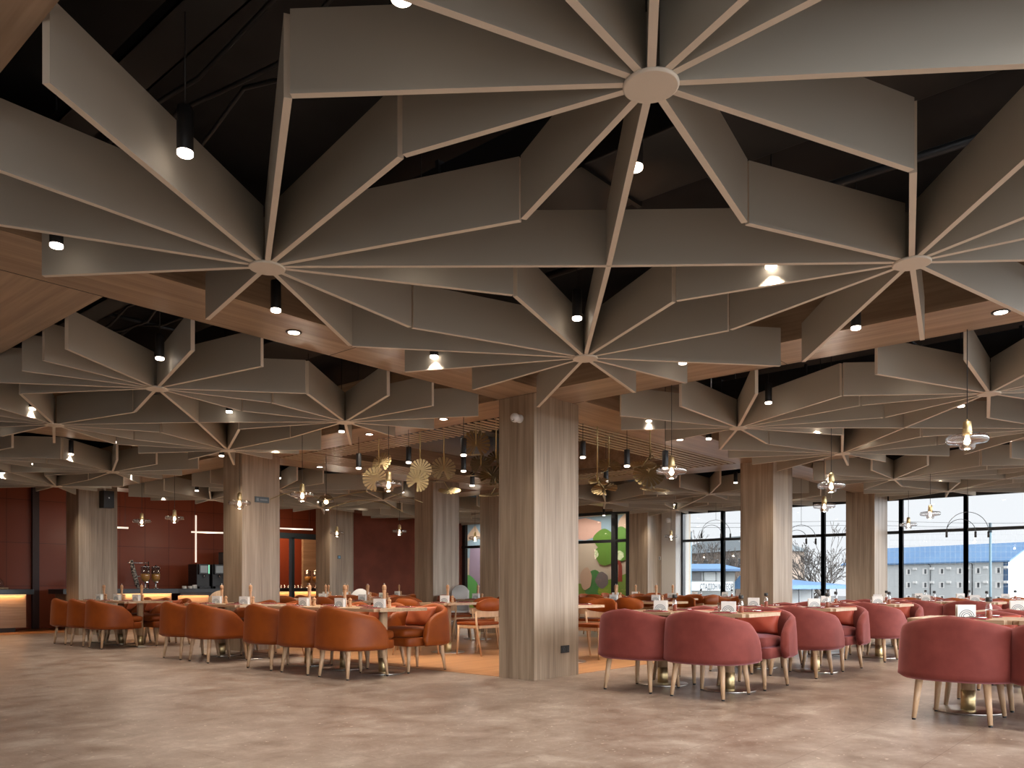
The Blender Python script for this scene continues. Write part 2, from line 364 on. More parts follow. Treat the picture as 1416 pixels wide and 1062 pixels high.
# ---------------------------------------------------------------- window wall (right / far)
WX = 19.35
for i, (qa, qb) in enumerate([(10.70, 9.54), (9.54, 8.25), (8.25, 6.96), (6.96, 5.23), (5.23, 3.94), (3.94, 2.62), (2.62, 1.3), (1.3, -.1), (-.1, -1.5), (-1.5, -3.2)]):
    r = link('window_%d' % (i + 1), None); r['kind'] = 'structure'
    bm = bmesh.new(); t = .035
    for y in (qb, qa): bx(bm, WX - .06, WX + .08, y - t, y + t, 0, 2.98)
    bx(bm, WX - .03, WX + .05, qb, qa, 0, .07); bx(bm, WX - .03, WX + .05, qb, qa, 2.90, 3.0); bx(bm, WX - .04, WX + .06, qb, qa, 2.15, 2.215)
    link('window_frame', mesh('window_frame', bm, M_FRAME), r)
    link('window_pane', box_me('window_pane', M_WIN, WX, WX + .012, qb + t, qa - t, .07, 2.9), r)
struct('wall_header', box_me('wall_header', M_FRAME, WX - .02, WX + .14, -3.6, 11.1, 2.98, 4.0))

# glazed play room at the far end of the window wall
r = link('window_11', None); r['kind'] = 'structure'
bm = bmesh.new()
for y, t in ((11.78, .05), (12.23, .07), (14.9, .05), (17.9, .06)): bx(bm, 18.3, 18.42, y - t, y + t, 0, 2.95)
bx(bm, 18.31, 18.4, 11.7, 18, 2.16, 2.24); bx(bm, 18.31, 18.4, 11.7, 18, 2.92, 3.2); bx(bm, 18.31, 18.4, 11.7, 18, 0, .1)
link('window_frame', mesh('window_frame', bm, M_FRAME), r)
link('window_pane', box_me('window_pane', M_WIN, 18.35, 18.36, 11.75, 17.95, .1, 2.92), r)
struct('wall_playroom', box_me('wall_playroom', mat('playroom_cream', (.62, .52, .40), .7), 20.6, 20.7, 11.2, 21.0, 0, 3.3))
struct('wall_playroom_side', box_me('wall_playroom_side', M_CREAM, 18.4, 20.6, 20.9, 21.0, 0, 3.3))
struct('wall_playroom_end', box_me('wall_playroom_end', M_CREAM, 19.0, 20.6, 11.2, 11.72, 0, 3.3))
struct('floor_playroom', box_me('floor_playroom', M_PARQ, 18.42, 20.6, 11.2, 21.0, -.1, .004))
struct('ceiling_playroom', box_me('ceiling_playroom', M_CREAM, 18.42, 20.6, 11.2, 21.0, 3.2, 3.3))

# painted mural on the playroom wall: plain landscape, flat paint on the wall
mural = thing('wall_mural', 'painted landscape mural with green tree and blue sky behind the play room glass', 'mural', (20.59, 12, 0))
def paint(name, c, pts, k):
    bm = bmesh.new(); v = [bm.verts.new((-.004 * k, y - 12, z)) for y, z in pts]; v2 = [bm.verts.new((-.004 * k - .003, y - 12, z)) for y, z in pts]
    n = len(pts); bm.faces.new(v); bm.faces.new(v2[::-1])
    for i in range(n): bm.faces.new((v[i], v2[i], v2[(i + 1) % n], v[(i + 1) % n]))
    link(name, mesh(name, bm, mat('paint_' + name + str(k), c, .6)), mural)
def blob(cy, cz, ry, rz, n=26, w=.06, ph=0): return [(cy + ry * (1 + w * math.sin(5 * a + ph)) * math.cos(a), cz + rz * (1 + w * math.sin(4 * a + ph)) * math.sin(a)) for a in [2 * PI * i / n for i in range(n)]]
paint('sky', (.30, .44, .54), [(11.3, 2.35), (14.0, 2.45), (16.0, 2.2), (20.9, 1.9), (20.9, 3.2), (11.3, 3.2)], 1)
paint('cloud', (.72, .45, .36), [(14.2, 2.55), (14.8, 2.4), (16.0, 2.55), (16.2, 3.0), (14.8, 3.1), (14.2, 2.95)], 2)
paint('cloud', (.70, .52, .38), blob(13.35, 2.75, .22, .38), 3)
paint('hill', (.22, .36, .07), [(11.3, .2), (11.3, 1.3), (13.0, 1.45), (13.7, 1.2), (14.6, 1.05), (17.6, 1.0), (19, 1.2), (20.9, 1.1), (20.9, .2)], 3)
paint('trunk', (.30, .05, .03), [(13.42, 1.1), (13.58, 1.1), (13.56, 1.6), (13.75, 2.0), (13.6, 2.0), (13.44, 1.6)], 4)
paint('tree_crown', (.13, .28, .035), blob(14.1, 2.42, .38, .30, ph=1), 5)
paint('tree_crown', (.13, .30, .05), blob(13.45, 2.25, .42, .50, ph=2), 6)
paint('tree_crown', (.13, .28, .035), blob(14.0, 1.95, .42, .34, ph=.5), 7)
paint('bush', (.07, .26, .07), blob(14.45, 1.0, .42, .45, ph=1), 8)
paint('bush', (.22, .40, .04), blob(13.9, .85, .4, .3, ph=3), 9)
paint('rock', (.20, .17, .17), blob(14.15, 1.15, .24, .25, ph=2), 10)
paint('rock', (.60, .42, .30), blob(14.75, 1.2, .22, .35, ph=0), 11)
paint('tower', (.30, .24, .33), [(19.25, .5), (19.9, .5), (19.8, 2.3), (19.3, 2.3)], 4)
paint('tower', (.60, .55, .44), [(19.95, .5), (20.25, .5), (20.2, 2.3), (19.92, 2.3)], 5)
paint('tent_roof', (.66, .50, .36), [(19.2, 2.65), (20.15, 2.55), (19.55, 3.1)], 6)
paint('flower', (.05, .10, .45), [(19.0, 1.5), (19.25, 1.5), (19.05, 2.0)], 7)
paint('grass', (.10, .38, .10), blob(20.0, .9, .6, .45), 12)

# door to the servery, left of the slim column
dr = link('door_1', None); dr['kind'] = 'structure'
M_DF = mat('blue_grey_frame', (.06, .085, .10), .35)
bm = bmesh.new(); bx(bm, 13.15, 14.9, 20.28, 20.42, 2.36, 2.52); bx(bm, 13.56, 13.66, 20.28, 20.42, 0, 2.4); bx(bm, 14.82, 14.92, 20.28, 20.42, 0, 2.52); bx(bm, 13.1, 13.16, 20.28, 20.42, 0, 2.52)
link('door_frame', mesh('door_frame', bm, M_DF), dr)
link('door_pane', box_me('door_pane', M_WIN, 13.16, 13.56, 20.34, 20.35, .02, 2.36), dr)

# ---------------------------------------------------------------- lamps
def add_light(kind, name, loc, energy, color=WARM, parent=None, size=.05, angle=95, blend=.8, sy=None):
    l = bpy.data.lights.new(name, kind); l.energy = energy; l.color = color
    if kind == 'SPOT': l.spot_size = math.radians(angle); l.spot_blend = blend; l.shadow_soft_size = size
    elif kind == 'AREA': l.size = size; l.shape = 'RECTANGLE' if sy else 'SQUARE'; l.size_y = sy or size
    else: l.shadow_soft_size = size
    o = bpy.data.objects.new(name, l); COL.objects.link(o); o.location = loc
    if parent: o.parent = parent
    return o
sp = Proto('spotlight', 'spotlight')
bm = bmesh.new(); lathe(bm, [(.034, .012), (.035, .014), (.035, .2), (.033, .205), (.006, .206), (.005, .22)], 24)
sp.add('housing', mesh('housing', bm, M_BLK))
bm = bmesh.new(); lathe(bm, [(.030, -.006), (.034, -.002), (.034, .012), (.032, .013)], 24); sp.add('lens', mesh('lens', bm, M_LENS))
bm = bmesh.new(); tube(bm, [(0, 0, .215), (0, 0, 1.12)], .004, 6); sp.add('cord', mesh('cord', bm, M_BLK))
sp_long = Proto('spotlight', 'spotlight'); sp_long.parts = sp.parts[:2]
bm = bmesh.new(); tube(bm, [(0, 0, .215), (0, 0, 1.72)], .004, 6); sp_long.add('cord', mesh('cord', bm, M_BLK))
GR = {'nearest': ((1.72, 3.11, 4.6, 6.11), (.22, 1.96, 3.38, 4.84)), 'left': ((3.14, 4.6, 6.1), (6.6, 8.06, 9.5, 10.9)), 'right': ((8.03, 9.5, 10.9, 12.2), (.5, 1.98, 3.45, 4.88)),
      'far left': ((3.14, 4.6, 6.1), (12.4, 13.85, 15.3, 16.7)), 'far middle': ((8.03, 9.5, 10.9, 12.2), (12.4, 13.85, 15.3, 16.7)), 'window': ((13.9, 15.3, 16.75, 18.1), (6.6, 8.06, 9.5, 10.9)),
      'right window': ((13.9, 15.3, 16.75, 18.1), (.5, 1.98, 3.45, 4.88)), 'farthest': ((13.9, 15.3, 16.75, 18.1), (12.4, 13.85, 15.3, 16.7))}
for pn, (xs, ys) in GR.items():
    for i, x in enumerate(xs):
        for j, y in enumerate(ys):
            if not in_view(x, y, 1.12) : continue
            if pn == 'farthest' and y > 15: continue
            o = sp.place('black cylinder spotlight, %s across and %s from the right in the %s coffer' % (ORD[i], ORD[j], pn), (x, y, 2.88), 0, 'spotlights in the %s coffer' % pn)
            add_light('SPOT', 'spot_lamp', (0, 0, -.015), SPOT_W, parent=o, size=.03, angle=104, blend=1)
dl = Proto('downlight', 'recessed light')
bm = bmesh.new(); lathe(bm, [(.046, -.006), (.062, -.006), (.064, 0), (.046, 0)], 28); dl.add('rim', mesh('rim', bm, M_BLK))
bm = bmesh.new(); lathe(bm, [(.044, -.009), (.045, -.0062)], 28); dl.add('lens', mesh('lens', bm, M_LENS))
for (x, y), wh in [((3.69, 5.49), 'beam below the nearest left star'), ((6.82, 1.16), 'beam at the right edge, nearest the pink chairs'), ((6.8, 6.99), 'beam just left of the central column'),
                   ((6.84, 8.44), 'beam left of the central column, second along'), ((8.18, 11.41), 'far beam behind the slatted ceiling'), ((9.9, 5.52), 'beam right of the central column'), ((6.82, 3.0), 'beam right of the central column, in front'), ((10.8, 11.41), 'far beam above the left-centre column'), ((12.8, 9.0), 'beam left of the far window bay'), ((6.82, 9.9), 'beam left of the slatted ceiling, third along')]:
    o = dl.place('round recessed downlight in the wooden %s' % wh, (x, y, Z_S), 0, 'recessed downlights in the beams')
    add_light('SPOT', 'down_lamp', (0, 0, -.02), DOWN_W, parent=o, size=.04, angle=120, blend=1)

# glass disc pendants
pd = Proto('pendant_lamp', 'pendant lamp')
bm = bmesh.new(); lathe(bm, [(.030, .045), (.036, .05), (.028, .15), (.024, .155), (.006, .158), (.005, .17)], 24); i0 = pd.add('socket_cap', mesh('socket_cap', bm, M_BRASS))
bm = bmesh.new()
lathe(bm, [(.03, .05), (.10, .052), (.14, .045), (.152, .03), (.152, .005), (.14, -.01), (.10, -.016), (.06, -.02), (.056, -.05), (.048, -.062), (.02, -.066), (.002, -.066)], 40)
pd.add('glass_shade', mesh('glass_shade', bm, M_PG))
bm = bmesh.new(); lathe(bm, [(.006, -.03), (.018, -.02), (.024, 0), (.018, .02), (.012, .045)], 16); pd.add('bulb', mesh('bulb', bm, M_BULB))
bm = bmesh.new(); tube(bm, [(0, 0, .165), (0, 0, 1.87)], .0035, 6); pd.add('cord', mesh('cord', bm, M_BLK))
for x, y, wh in [(7.12, 1.44, 'hanging over the pink chairs at the right edge'), (7.15, 4.08, 'hanging right of the central column'), (9.4, 3.29, 'above the second pink row'), (11.8, 4.23, 'above the third pink row'),
                 (14.2, 3.4, 'in front of the right window'), (16.5, 4.33, 'close to the right window, small'), (6.0, 7.06, 'above the near end of the orange row'), (6.0, 8.74, 'above the middle of the orange row'),
                 (6.0, 10.24, 'in front of the column behind the orange chairs'), (6.63, 13.4, 'before the red wall, nearer of two'), (6.57, 14.5, 'before the red wall, farther of two'),
                 (10.85, 14.5, 'in front of the slim far column'), (11.4, 13.06, 'before the rust plaster wall'), (14.2, 13.5, 'before the play room glass'), (16.8, 9.6, 'before the white corner wall')]:
    o = pd.place('brass and clear glass disc pendant ' + wh, (x, y, 2.13), 0, 'glass disc pendants')
    add_light('POINT', 'pendant_bulb', (0, 0, -.08), PEND_W, parent=o, size=.03)

# ---------------------------------------------------------------- slatted ceiling frame with brass leaves
sl = thing('slatted_ceiling', 'square frame of beige ceiling slats around a dark opening with brass leaves', 'ceiling', (0, 0, 0))
M_SLAT = mat('slat_beige', (.60, .48, .33), .35)
for nm, x0, x1, y0, y1 in (('near_slats', 7.2, 7.74, 6.72, 10.3), ('side_slats', 7.2, 12.4, 5.93, 6.66), ('far_slats', 11.85, 12.4, 6.72, 10.3), ('end_slats', 7.2, 12.4, 10.36, 11.05)):
    bm = bmesh.new(); y = y0
    while y < y1: bx(bm, x0, x1, y, y + .04, Z_S - .005, Z_S + .006); y += .112
    link('slat_band', mesh(nm, bm, M_SLAT), sl)
bm = bmesh.new(); bx(bm, 11.85, 11.9, 6.7, 10.3, Z_S + .1, 3.9); bx(bm, 7.7, 11.9, 10.3, 10.35, Z_S + .1, 3.9)
link('opening_lining', mesh('opening_lining', bm, M_BX), sl)
duct = thing('air_duct', 'grey round air duct inside the dark opening above the brass leaves', 'duct', (9.4, 10.0, 3.5))
bm = bmesh.new(); tube(bm, [(-1.6, 0, 0), (2.2, 0, 0)], .22, 20); link('duct_body', mesh('duct_body', bm, mat('grey_duct', (.22, .22, .23), .4)), duct)
# fan-shaped brass leaves on hanging rods
def leaf_me(r, n=17):
    bm = bmesh.new(); span = math.radians(300)
    for i in range(n):
        a = -span / 2 + span * i / (n - 1); rr = r * (1 - .12 * (abs(a) / PI) ** 2); wd = .0165 * r / .18
        c, s = math.cos(a), math.sin(a)
        pts = [(.012 * c + .003 * s, .012 * s - .003 * c), (rr * c + wd * s * 1.25, rr * s - wd * c * 1.25), (rr * 1.03 * c, rr * 1.03 * s), (rr * c - wd * s * 1.25, rr * s + wd * c * 1.25), (.012 * c - .003 * s, .012 * s + .003 * c)]
        prism(bm, pts, -.002, .002)
    lathe(bm, [(.03 * r / .18, -.006), (.03 * r / .18, .006)], 16)
    return mesh('leaf', bm, M_LEAF)
LEAF = leaf_me(.17); ROD = {}
def leaf_stem(px, d, top, leaves, lab):
    b = at(px, d, z=2.0); bot = min(l[1] for l in leaves)
    zb = CAM_Z + (HOR - bot) / F_PX * d
    t = thing('brass_leaf_pendant', lab, 'chandelier', (b.x, b.y, 0), 0, 'brass leaf pendants under the slatted ceiling')
    bm = bmesh.new(); tube(bm, [(0, 0, zb - .02), (0, 0, 4.0)], .009, 8); link('rod', mesh('rod', bm, M_BRASSD), t)
    for lx, ly, tilt, yaw, s in leaves:
        p = at(lx, d, py=ly) - Vector((b.x, b.y, 0))
        lf = link('leaf', LEAF, t, p); lf.scale = (s, s, s)
        # disc normal: turned towards the camera, then tilted
        az = math.atan2(-FY, -FX) + math.radians(((yaw * 7) % 50) - 25)
        nrm = Vector((math.cos(az) * math.cos(math.radians(tilt)), math.sin(az) * math.cos(math.radians(tilt)), math.sin(math.radians(tilt))))
        lf.rotation_mode = 'QUATERNION'; lf.rotation_quaternion = nrm.to_track_quat('Z', 'Y') @ Matrix.Rotation(math.radians(yaw), 3, 'Z').to_quaternion()
        bm = bmesh.new(); z0 = min(3.2, p.z + .12); tube(bm, [(0, 0, z0), (p.x * .6, p.y * .6, p.z + .05), p], .005, 6); link('stem', mesh('stem', bm, M_BRASSD), t)
leaf_stem(524, 11.0, 0, [(512, 655, 70, 30, .8), (528, 640, 20, 100, .9), (519, 663, -20, 120, 1.0)], 'brass fan-leaf pendant behind the leftmost glass lamp, three leaves')
leaf_stem(581, 10.6, 0, [(582, 650, -15, 90, .85), (577, 665, -10, 60, .9)], 'brass fan-leaf pendant with the brightest lit leaf')
leaf_stem(614, 10.8, 0, [(613, 649, 10, 90, 1.0), (603, 666, 80, 40, .7), (621, 678, 65, -60, .9)], 'brass fan-leaf pendant with a wide round leaf over a drooping one')
leaf_stem(658, 10.4, 0, [(658, 614, 12, 90, 1.1), (654, 629, 85, 0, .7)], 'topmost brass fan leaf, left of the central column')
leaf_stem(665, 11.4, 0, [(664, 642, 15, 90, .85), (649, 658, 85, 30, .7), (680, 658, 35, 60, 1.1)], 'brass fan-leaf pendant low behind the topmost leaf')
leaf_stem(686, 10.8, 0, [(686, 634, 30, 80, .8), (679, 684, 75, -20, 1.0), (684, 668, 80, 20, .9)], 'brass fan-leaf pendant against the left side of the central column')
leaf_stem(826, 10.2, 0, [(828, 666, 60, 60, .8), (836, 676, 55, 130, 1.0)], 'brass fan-leaf pendant just right of the central column')
leaf_stem(842, 10.8, 0, [(842, 644, 50, 90, 1.0), (812, 662, 85, 20, .6)], 'brass fan-leaf pendant with an upward-facing leaf right of the central column')
leaf_stem(899, 9.9, 0, [(889, 643, 60, 60, .95), (897, 655, 30, -90, 1.15), (905, 677, 75, -80, 1.1), (904, 633, 80, 130, .7)], 'large brass fan-leaf pendant beside the right glass lamp')
for px, d, py in [(496, 10.9, 648), (565, 10.4, 640), (641, 9.6, 630), (641, 10.8, 652), (653, 12.2, 672), (806, 10.0, 633), (838, 11.4, 666), (867, 9.8, 645), (920, 9.2, 648)]:
    b = at(px, d, py=py)
    o = sp_long.place('black cylinder spotlight among the brass leaves, %s' % {496: 'leftmost', 565: 'between two leaf pendants', 641: ('upper one of a stacked pair' if py == 630 else 'lower one of a stacked pair'), 653: 'smallest, low left of the central column', 806: 'touching the central column on its right', 838: 'beside a drooping leaf', 867: 'left of the large leaf pendant', 920: 'right behind the glass pendant'}[px], b, 0, 'spotlights among the brass leaves')
    add_light('SPOT', 'spot_lamp', (0, 0, -.015), SPOT_W, parent=o, size=.03, angle=104, blend=1)

# ---------------------------------------------------------------- chairs
SEAM = {}; M_SEAM = mat('seam_thread', (.05, .012, .006), .8)
def tub_meshes(m, mp):
    P = []
    U = []; hw, xb, xf = .325, -.31, .14      # plan of the outer wall
    n = 40
    for i in range(n + 1):
        t = i / n; a = PI * (t - .5)        # superellipse back, straight arms
        if t < .22: s = t / .22; x = xf + (-.02 - xf) * s; y = -hw
        elif t > .78: s = (1 - t) / .22; x = xf + (-.02 - xf) * s; y = hw
        else:
            b = PI * (t - .22) / .56 - PI / 2; c, s_ = math.cos(b), math.sin(b)
            x = -.02 + (xb + .02) * abs(c) ** .88; y = hw * math.copysign(abs(s_) ** .80, s_)
        U.append((x, y, t))
    bm = bmesh.new(); rings = []
    for k, (x, y, t) in enumerate(U):
        x0, y0, _ = U[max(k - 1, 0)]; x1, y1, _ = U[min(k + 1, n)]
        d = Vector((x1 - x0, y1 - y0)).normalized(); nrm = Vector((-d.y, d.x))      # inward
        e = min(t, 1 - t) / .5
        h = .495 + .285 * e ** .62
        if e < .05: h -= .05 * (1 - e / .05)
        th = .075
        zf = lambda f: .36 + (h - .36) * f
        prof = [(.035, .305), (.012, .315), (.0, .36), (-.004, zf(.5)), (-.004, zf(.8)), (.003, zf(.93)), (.022, h), (.05, h), (.068, zf(.94)), (th, zf(.8)), (th + .003, zf(.5)), (th, .36), (th, .33)]
        taper = lambda z: .018 * max(0, (.62 - z) / .3)
        SEAM[k] = [(x + nrm.x * (o + taper(z)), y + nrm.y * (o + taper(z)), z) for o, z in prof[1:7]]
        rings.append([bm.verts.new((x + nrm.x * (o + taper(z)), y + nrm.y * (o + taper(z)), z)) for o, z in prof])
    for a, b in zip(rings, rings[1:]):
        for j in range(len(a)):
            f = bm.faces.new((a[j], a[(j + 1) % len(a)], b[(j + 1) % len(a)], b[j])); f.smooth = True
    for rg in (rings[0][::-1], rings[-1]):
        c = bm.verts.new(sum((v.co for v in rg), Vector()) / len(rg) + Vector((.03, 0, 0)))
        for j in range(len(rg)): f = bm.faces.new((rg[j], rg[(j + 1) % len(rg)], c)); f.smooth = True
    P.append(('backrest', mesh('tub_back', bm, m)))
    for kk in (12, 28):
        sb_ = bmesh.new(); tube(sb_, [r_ for r_ in SEAM[kk]], .003, 5); P.append(('seam', mesh('tub_seam', sb_, M_SEAM)))
    def slab(name, x0, x1, hw2, z0, z1, bev, mm, crown=0):
        pts = []
        for i in range(17): b = PI / 2 + PI * i / 16; pts.append((x0 + .24 + .24 * math.copysign(abs(math.cos(b)) ** .8, math.cos(b)), hw2 * math.copysign(abs(math.sin(b)) ** .7, math.sin(b))))
        pts += [(x1 - .05, -hw2), (x1 - .012, -hw2 + .02), (x1, -hw2 + .07), (x1 + .008, 0), (x1, hw2 - .07), (x1 - .012, hw2 - .02), (x1 - .05, hw2)]
        bm = bmesh.new(); cx = sum(p[0] for p in pts) / len(pts)
        lv = [(z0, -bev), (z0 + bev * .4, -bev * .3), (z0 + bev, 0), (z1 - bev, 0), (z1 - bev * .35, -bev * .35), (z1, -bev * 1.3), (z1 + crown, -.12)]
        rs = []
        for z, off in lv:
            rs.append([bm.verts.new((cx + (x - cx) * (1 + off / .3), y * (1 + off / .3), z)) for x, y in pts])
        for a, b in zip(rs, rs[1:]):
            for j in range(len(pts)): f = bm.faces.new((a[j], a[(j + 1) % len(pts)], b[(j + 1) % len(pts)], b[j])); f.smooth = True
        bm.faces.new(rs[0][::-1]); f = bm.faces.new(rs[-1]); f.smooth = True
        return mesh(name, bm, mm)
    P.append(('seat_base', slab('tub_base', -.28, .335, .302, .305, .405, .012, m)))
    P.append(('seat_cushion', slab('tub_cushion', -.235, .362, .268, .405, .505, .03, m, .012)))
    return P
def leg_me(x, y, m=M_LEG, h=.31, dx=.035, dy=.03, r0=.028, r1=.016):
    bm = bmesh.new(); sx = 1 if x > 0 else -1; sy = 1 if y > 0 else -1
    tube(bm, [(x - sx * dx, y - sy * dy, h), (x, y, .012)], [r0, r1], 12)
    tube(bm, [(x, y, .012), (x, y, 0)], [r1 * .9, r1 * .85], 10, 1)
    return mesh('leg', bm, [m, M_BLK])
LEGS = [leg_me(x, y) for x, y in ((.27, .235), (.27, -.235), (-.28, .25), (-.28, -.25))]
def tub_proto(m):
    p = Proto('tub_chair', 'armchair')
    for n, me in tub_meshes(m, None): p.add(n, me)
    for l in LEGS: p.add('leg', l)
    return p
TUB = {'orange': tub_proto(M_ORG), 'pink': tub_proto(M_PINK)}
def pillow_me(m):
    bm = bmesh.new(); n = 14; W, H, T = .235, .125, .07
    grid = {}
    for s in (1, -1):
        for i in range(n + 1):
            for j in range(n + 1):
                u, v = 2 * i / n - 1, 2 * j / n - 1
                pin = 1 - .10 * (1 - u * u) * abs(v) ** 3 - .0
                pin2 = 1 - .10 * (1 - v * v) * abs(u) ** 3
                t = T * ((1 - u ** 4) * (1 - v ** 4)) ** .6 * (1 + .08 * math.sin(5 * u + 3 * v))
                edge = i in (0, n) or j in (0, n)
                if edge and s < 0: continue
                grid[(i, j, s)] = bm.verts.new((s * t, W * u * pin2, H * v * pin))
    g = lambda i, j, s: grid.get((i, j, s)) or grid[(i, j, 1)]
    for s in (1, -1):
        for i in range(n):
            for j in range(n):
                f = bm.faces.new((g(i, j, s), g(i + 1, j, s), g(i + 1, j + 1, s), g(i, j + 1, s))[::s]); f.smooth = True
    for v in bm.verts: z = v.co.z; x = v.co.x; v.co.x = x * .97 - z * .32; v.co.z = z * .95 + .12
    return mesh('scatter_pillow', bm, m)
PIL = {'orange': pillow_me(M_PILO), 'pink': pillow_me(M_PILR)}

wc = Proto('wooden_chair', 'chair')
bm = bmesh.new(); bx(bm, -.21, .23, -.22, .22, .43, .475, bev=.018); wc.add('seat', mesh('seat', bm, M_ORG))
bm = bmesh.new(); bx(bm, -.2, .22, -.215, .215, .385, .43, bev=.008); wc.add('seat_frame', mesh('seat_frame', bm, M_LEG))
bm = bmesh.new()                                     # curved upholstered back pad
prev = None
for i in range(15):
    a = -1 + 2 * i / 14; y = .235 * a; xo = -.275 + .09 * a * a
    zt = .815 - .06 * abs(a) ** 3.5; zb = .62 + .035 * abs(a) ** 3
    ring = [bm.verts.new(c) for c in ((xo - .022, y, zb + .01), (xo - .026, y, (zb + zt) / 2), (xo - .022, y, zt - .01), (xo, y, zt), (xo + .022, y, zt - .012), (xo + .026, y, (zb + zt) / 2), (xo + .022, y, zb + .012), (xo, y, zb))]
    if prev:
        for j in range(8): f = bm.faces.new((prev[j], prev[(j + 1) % 8], ring[(j + 1) % 8], ring[j])); f.smooth = True
    else: bm.faces.new(ring)
    prev = ring
bm.faces.new(prev[::-1]); wc.add('backrest', mesh('backrest', bm, M_ORG))
bm = bmesh.new(); prev = None
for i in range(13):
    a = -1 + 2 * i / 12; y = .25 * a; xo = -.285 + .13 * a * a
    ring = [bm.verts.new(c) for c in ((xo - .012, y, .55), (xo - .012, y, .635), (xo + .012, y, .635), (xo + .012, y, .55))]
    if prev:
        for j in range(4): bm.faces.new((prev[j], prev[(j + 1) % 4], ring[(j + 1) % 4], ring[j]))
    else: bm.faces.new(ring)
    prev = ring
bm.faces.new(prev[::-1]); wc.add('back_rail', mesh('back_rail', bm, M_LEG))
for sy in (-1, 1):
    bm = bmesh.new(); tube(bm, [(-.16, sy * .245, .62), (-.17, sy * .235, .42), (-.25, sy * .23, 0)], [.013, .017, .012], 10); wc.add('leg', mesh('leg', bm, M_LEG))
    bm = bmesh.new(); tube(bm, [(.19, sy * .2, .43), (.22, sy * .215, 0)], [.018, .012], 10); wc.add('leg', mesh('leg', bm, M_LEG))

# ---------------------------------------------------------------- tables and what stands on them
TT = .74
def table_proto(w):
    p = Proto('dining_table', 'table')
    bm = bmesh.new(); bx(bm, -.39, .39, -w / 2 + .003, w / 2 - .003, TT - .032, TT)
    es = [e for e in bm.edges if abs(e.verts[0].co.z - e.verts[1].co.z) > .02]; bmesh.ops.bevel(bm, geom=es, offset=.045, segments=5, affect='EDGES')
    p.add('tabletop', mesh('tabletop', bm, M_OAK))
    bm = bmesh.new(); lathe(bm, [(.05, .16), (.05, TT - .032)], 24); p.add('pedestal', mesh('pedestal', bm, M_LEG))
    bm = bmesh.new(); lathe(bm, [(.052, .012), (.052, .17)], 24); p.add('collar', mesh('collar', bm, M_BRASS))
    bm = bmesh.new(); lathe(bm, [(.245, 0), (.25, .003), (.25, .01), (.245, .014), (.05, .016)], 40); p.add('base_plate', mesh('base_plate', bm, M_STEEL))
    return p
TAB = table_proto(.72)
mill = Proto('pepper_mill', 'pepper mill')
bm = bmesh.new(); lathe(bm, [(.028, 0), (.029, .01), (.026, .02), (.025, .06), (.018, .12), (.017, .16), (.023, .19), (.023, .20)], 20); mill.add('body', mesh('body', bm, M_MILL))
bm = bmesh.new(); lathe(bm, [(.019, .202), (.024, .21), (.025, .235), (.02, .255), (.008, .262), (.004, .264)], 20); h = mill.add('head', mesh('head', bm, M_MILL))
bm = bmesh.new(); lathe(bm, [(.004, .264), (.007, .268), (.006, .278), (.002, .281)], 12); mill.add('knob', mesh('knob', bm, M_STEEL), h)
salt = Proto('salt_mill', 'salt mill')
bm = bmesh.new(); lathe(bm, [(.024, 0), (.025, .01), (.02, .03), (.016, .05), (.02, .068)], 18); salt.add('body', mesh('body', bm, M_MILL))
bm = bmesh.new(); lathe(bm, [(.015, .07), (.022, .076), (.02, .095), (.006, .102), (.004, .11)], 18); salt.add('head', mesh('head', bm, M_MILL))
nh = Proto('napkin_holder', 'napkin holder')
bm = bmesh.new(); bx(bm, -.028, -.022, -.065, .065, 0, .105); bx(bm, .022, .028, -.065, .065, 0, .105); bx(bm, -.028, .028, -.065, .065, 0, .006); nh.add('holder', mesh('holder', bm, M_WHITE))
bm = bmesh.new()
for sx in (-.0295, .0285):
    for r in (.05, .036, .022):
        prev = None
        for k in range(13):
            a = PI * k / 12; c, s = math.cos(a), math.sin(a)
            ring = [bm.verts.new((sx + ox, (r + oy) * c, .012 + (r + oy) * s)) for ox, oy in ((0, 0), (0, .005), (.001, .005), (.001, 0))]
            if prev:
                for j in range(4): bm.faces.new((prev[j], prev[(j + 1) % 4], ring[(j + 1) % 4], ring[j]))
            prev = ring
nh.add('arch_print', mesh('arch_print', bm, M_PRINT))
bm = bmesh.new(); bx(bm, -.019, .019, -.055, .055, .006, .09); nh.add('paper_napkins', mesh('paper_napkins', bm, M_WHITE))
nap = Proto('place_setting', 'napkin with cutlery')
bm = bmesh.new(); bx(bm, -.06, .06, -.11, .11, 0, .008, bev=.003); nap.add('napkin', mesh('napkin', bm, M_NAP))
for i, n_ in enumerate(('knife', 'fork')):
    bm = bmesh.new(); x = -.018 + .036 * i
    tube(bm, [(x, -.1, .014), (x, 0, .016), (x, .03, .014)], [.005, .004, .003], 6); bx(bm, x - .009, x + .009, .03, .1, .011, .016, bev=.002); nap.add(n_, mesh(n_, bm, M_CHROME))
sauce = Proto('sauce_bottle', 'bottle')
bm = bmesh.new(); lathe(bm, [(.021, 0), (.022, .004), (.022, .03), (.022, .062), (.012, .064)], 18); sauce.add('filling', mesh('filling', bm, M_SAUCE))
bm = bmesh.new(); lathe(bm, [(.0235, 0), (.0235, .09), (.016, .11), (.016, .13)], 18); sauce.add('glass_body', mesh('glass_body', bm, M_CLR))
bm = bmesh.new(); lathe(bm, [(.02, .13), (.024, .135), (.022, .165), (.01, .168)], 18); sauce.add('cap', mesh('cap', bm, M_BLK))
shk = Proto('ceramic_bowl', 'bowl')
bm = bmesh.new(); lathe(bm, [(.02, 0), (.025, .004), (.045, .04), (.048, .045), (.044, .044), (.02, .008), (.001, .006)], 24); shk.add('ceramic_bowl', mesh('ceramic_bowl', bm, M_WHITE))
tum = Proto('drinking_glass', 'glass')
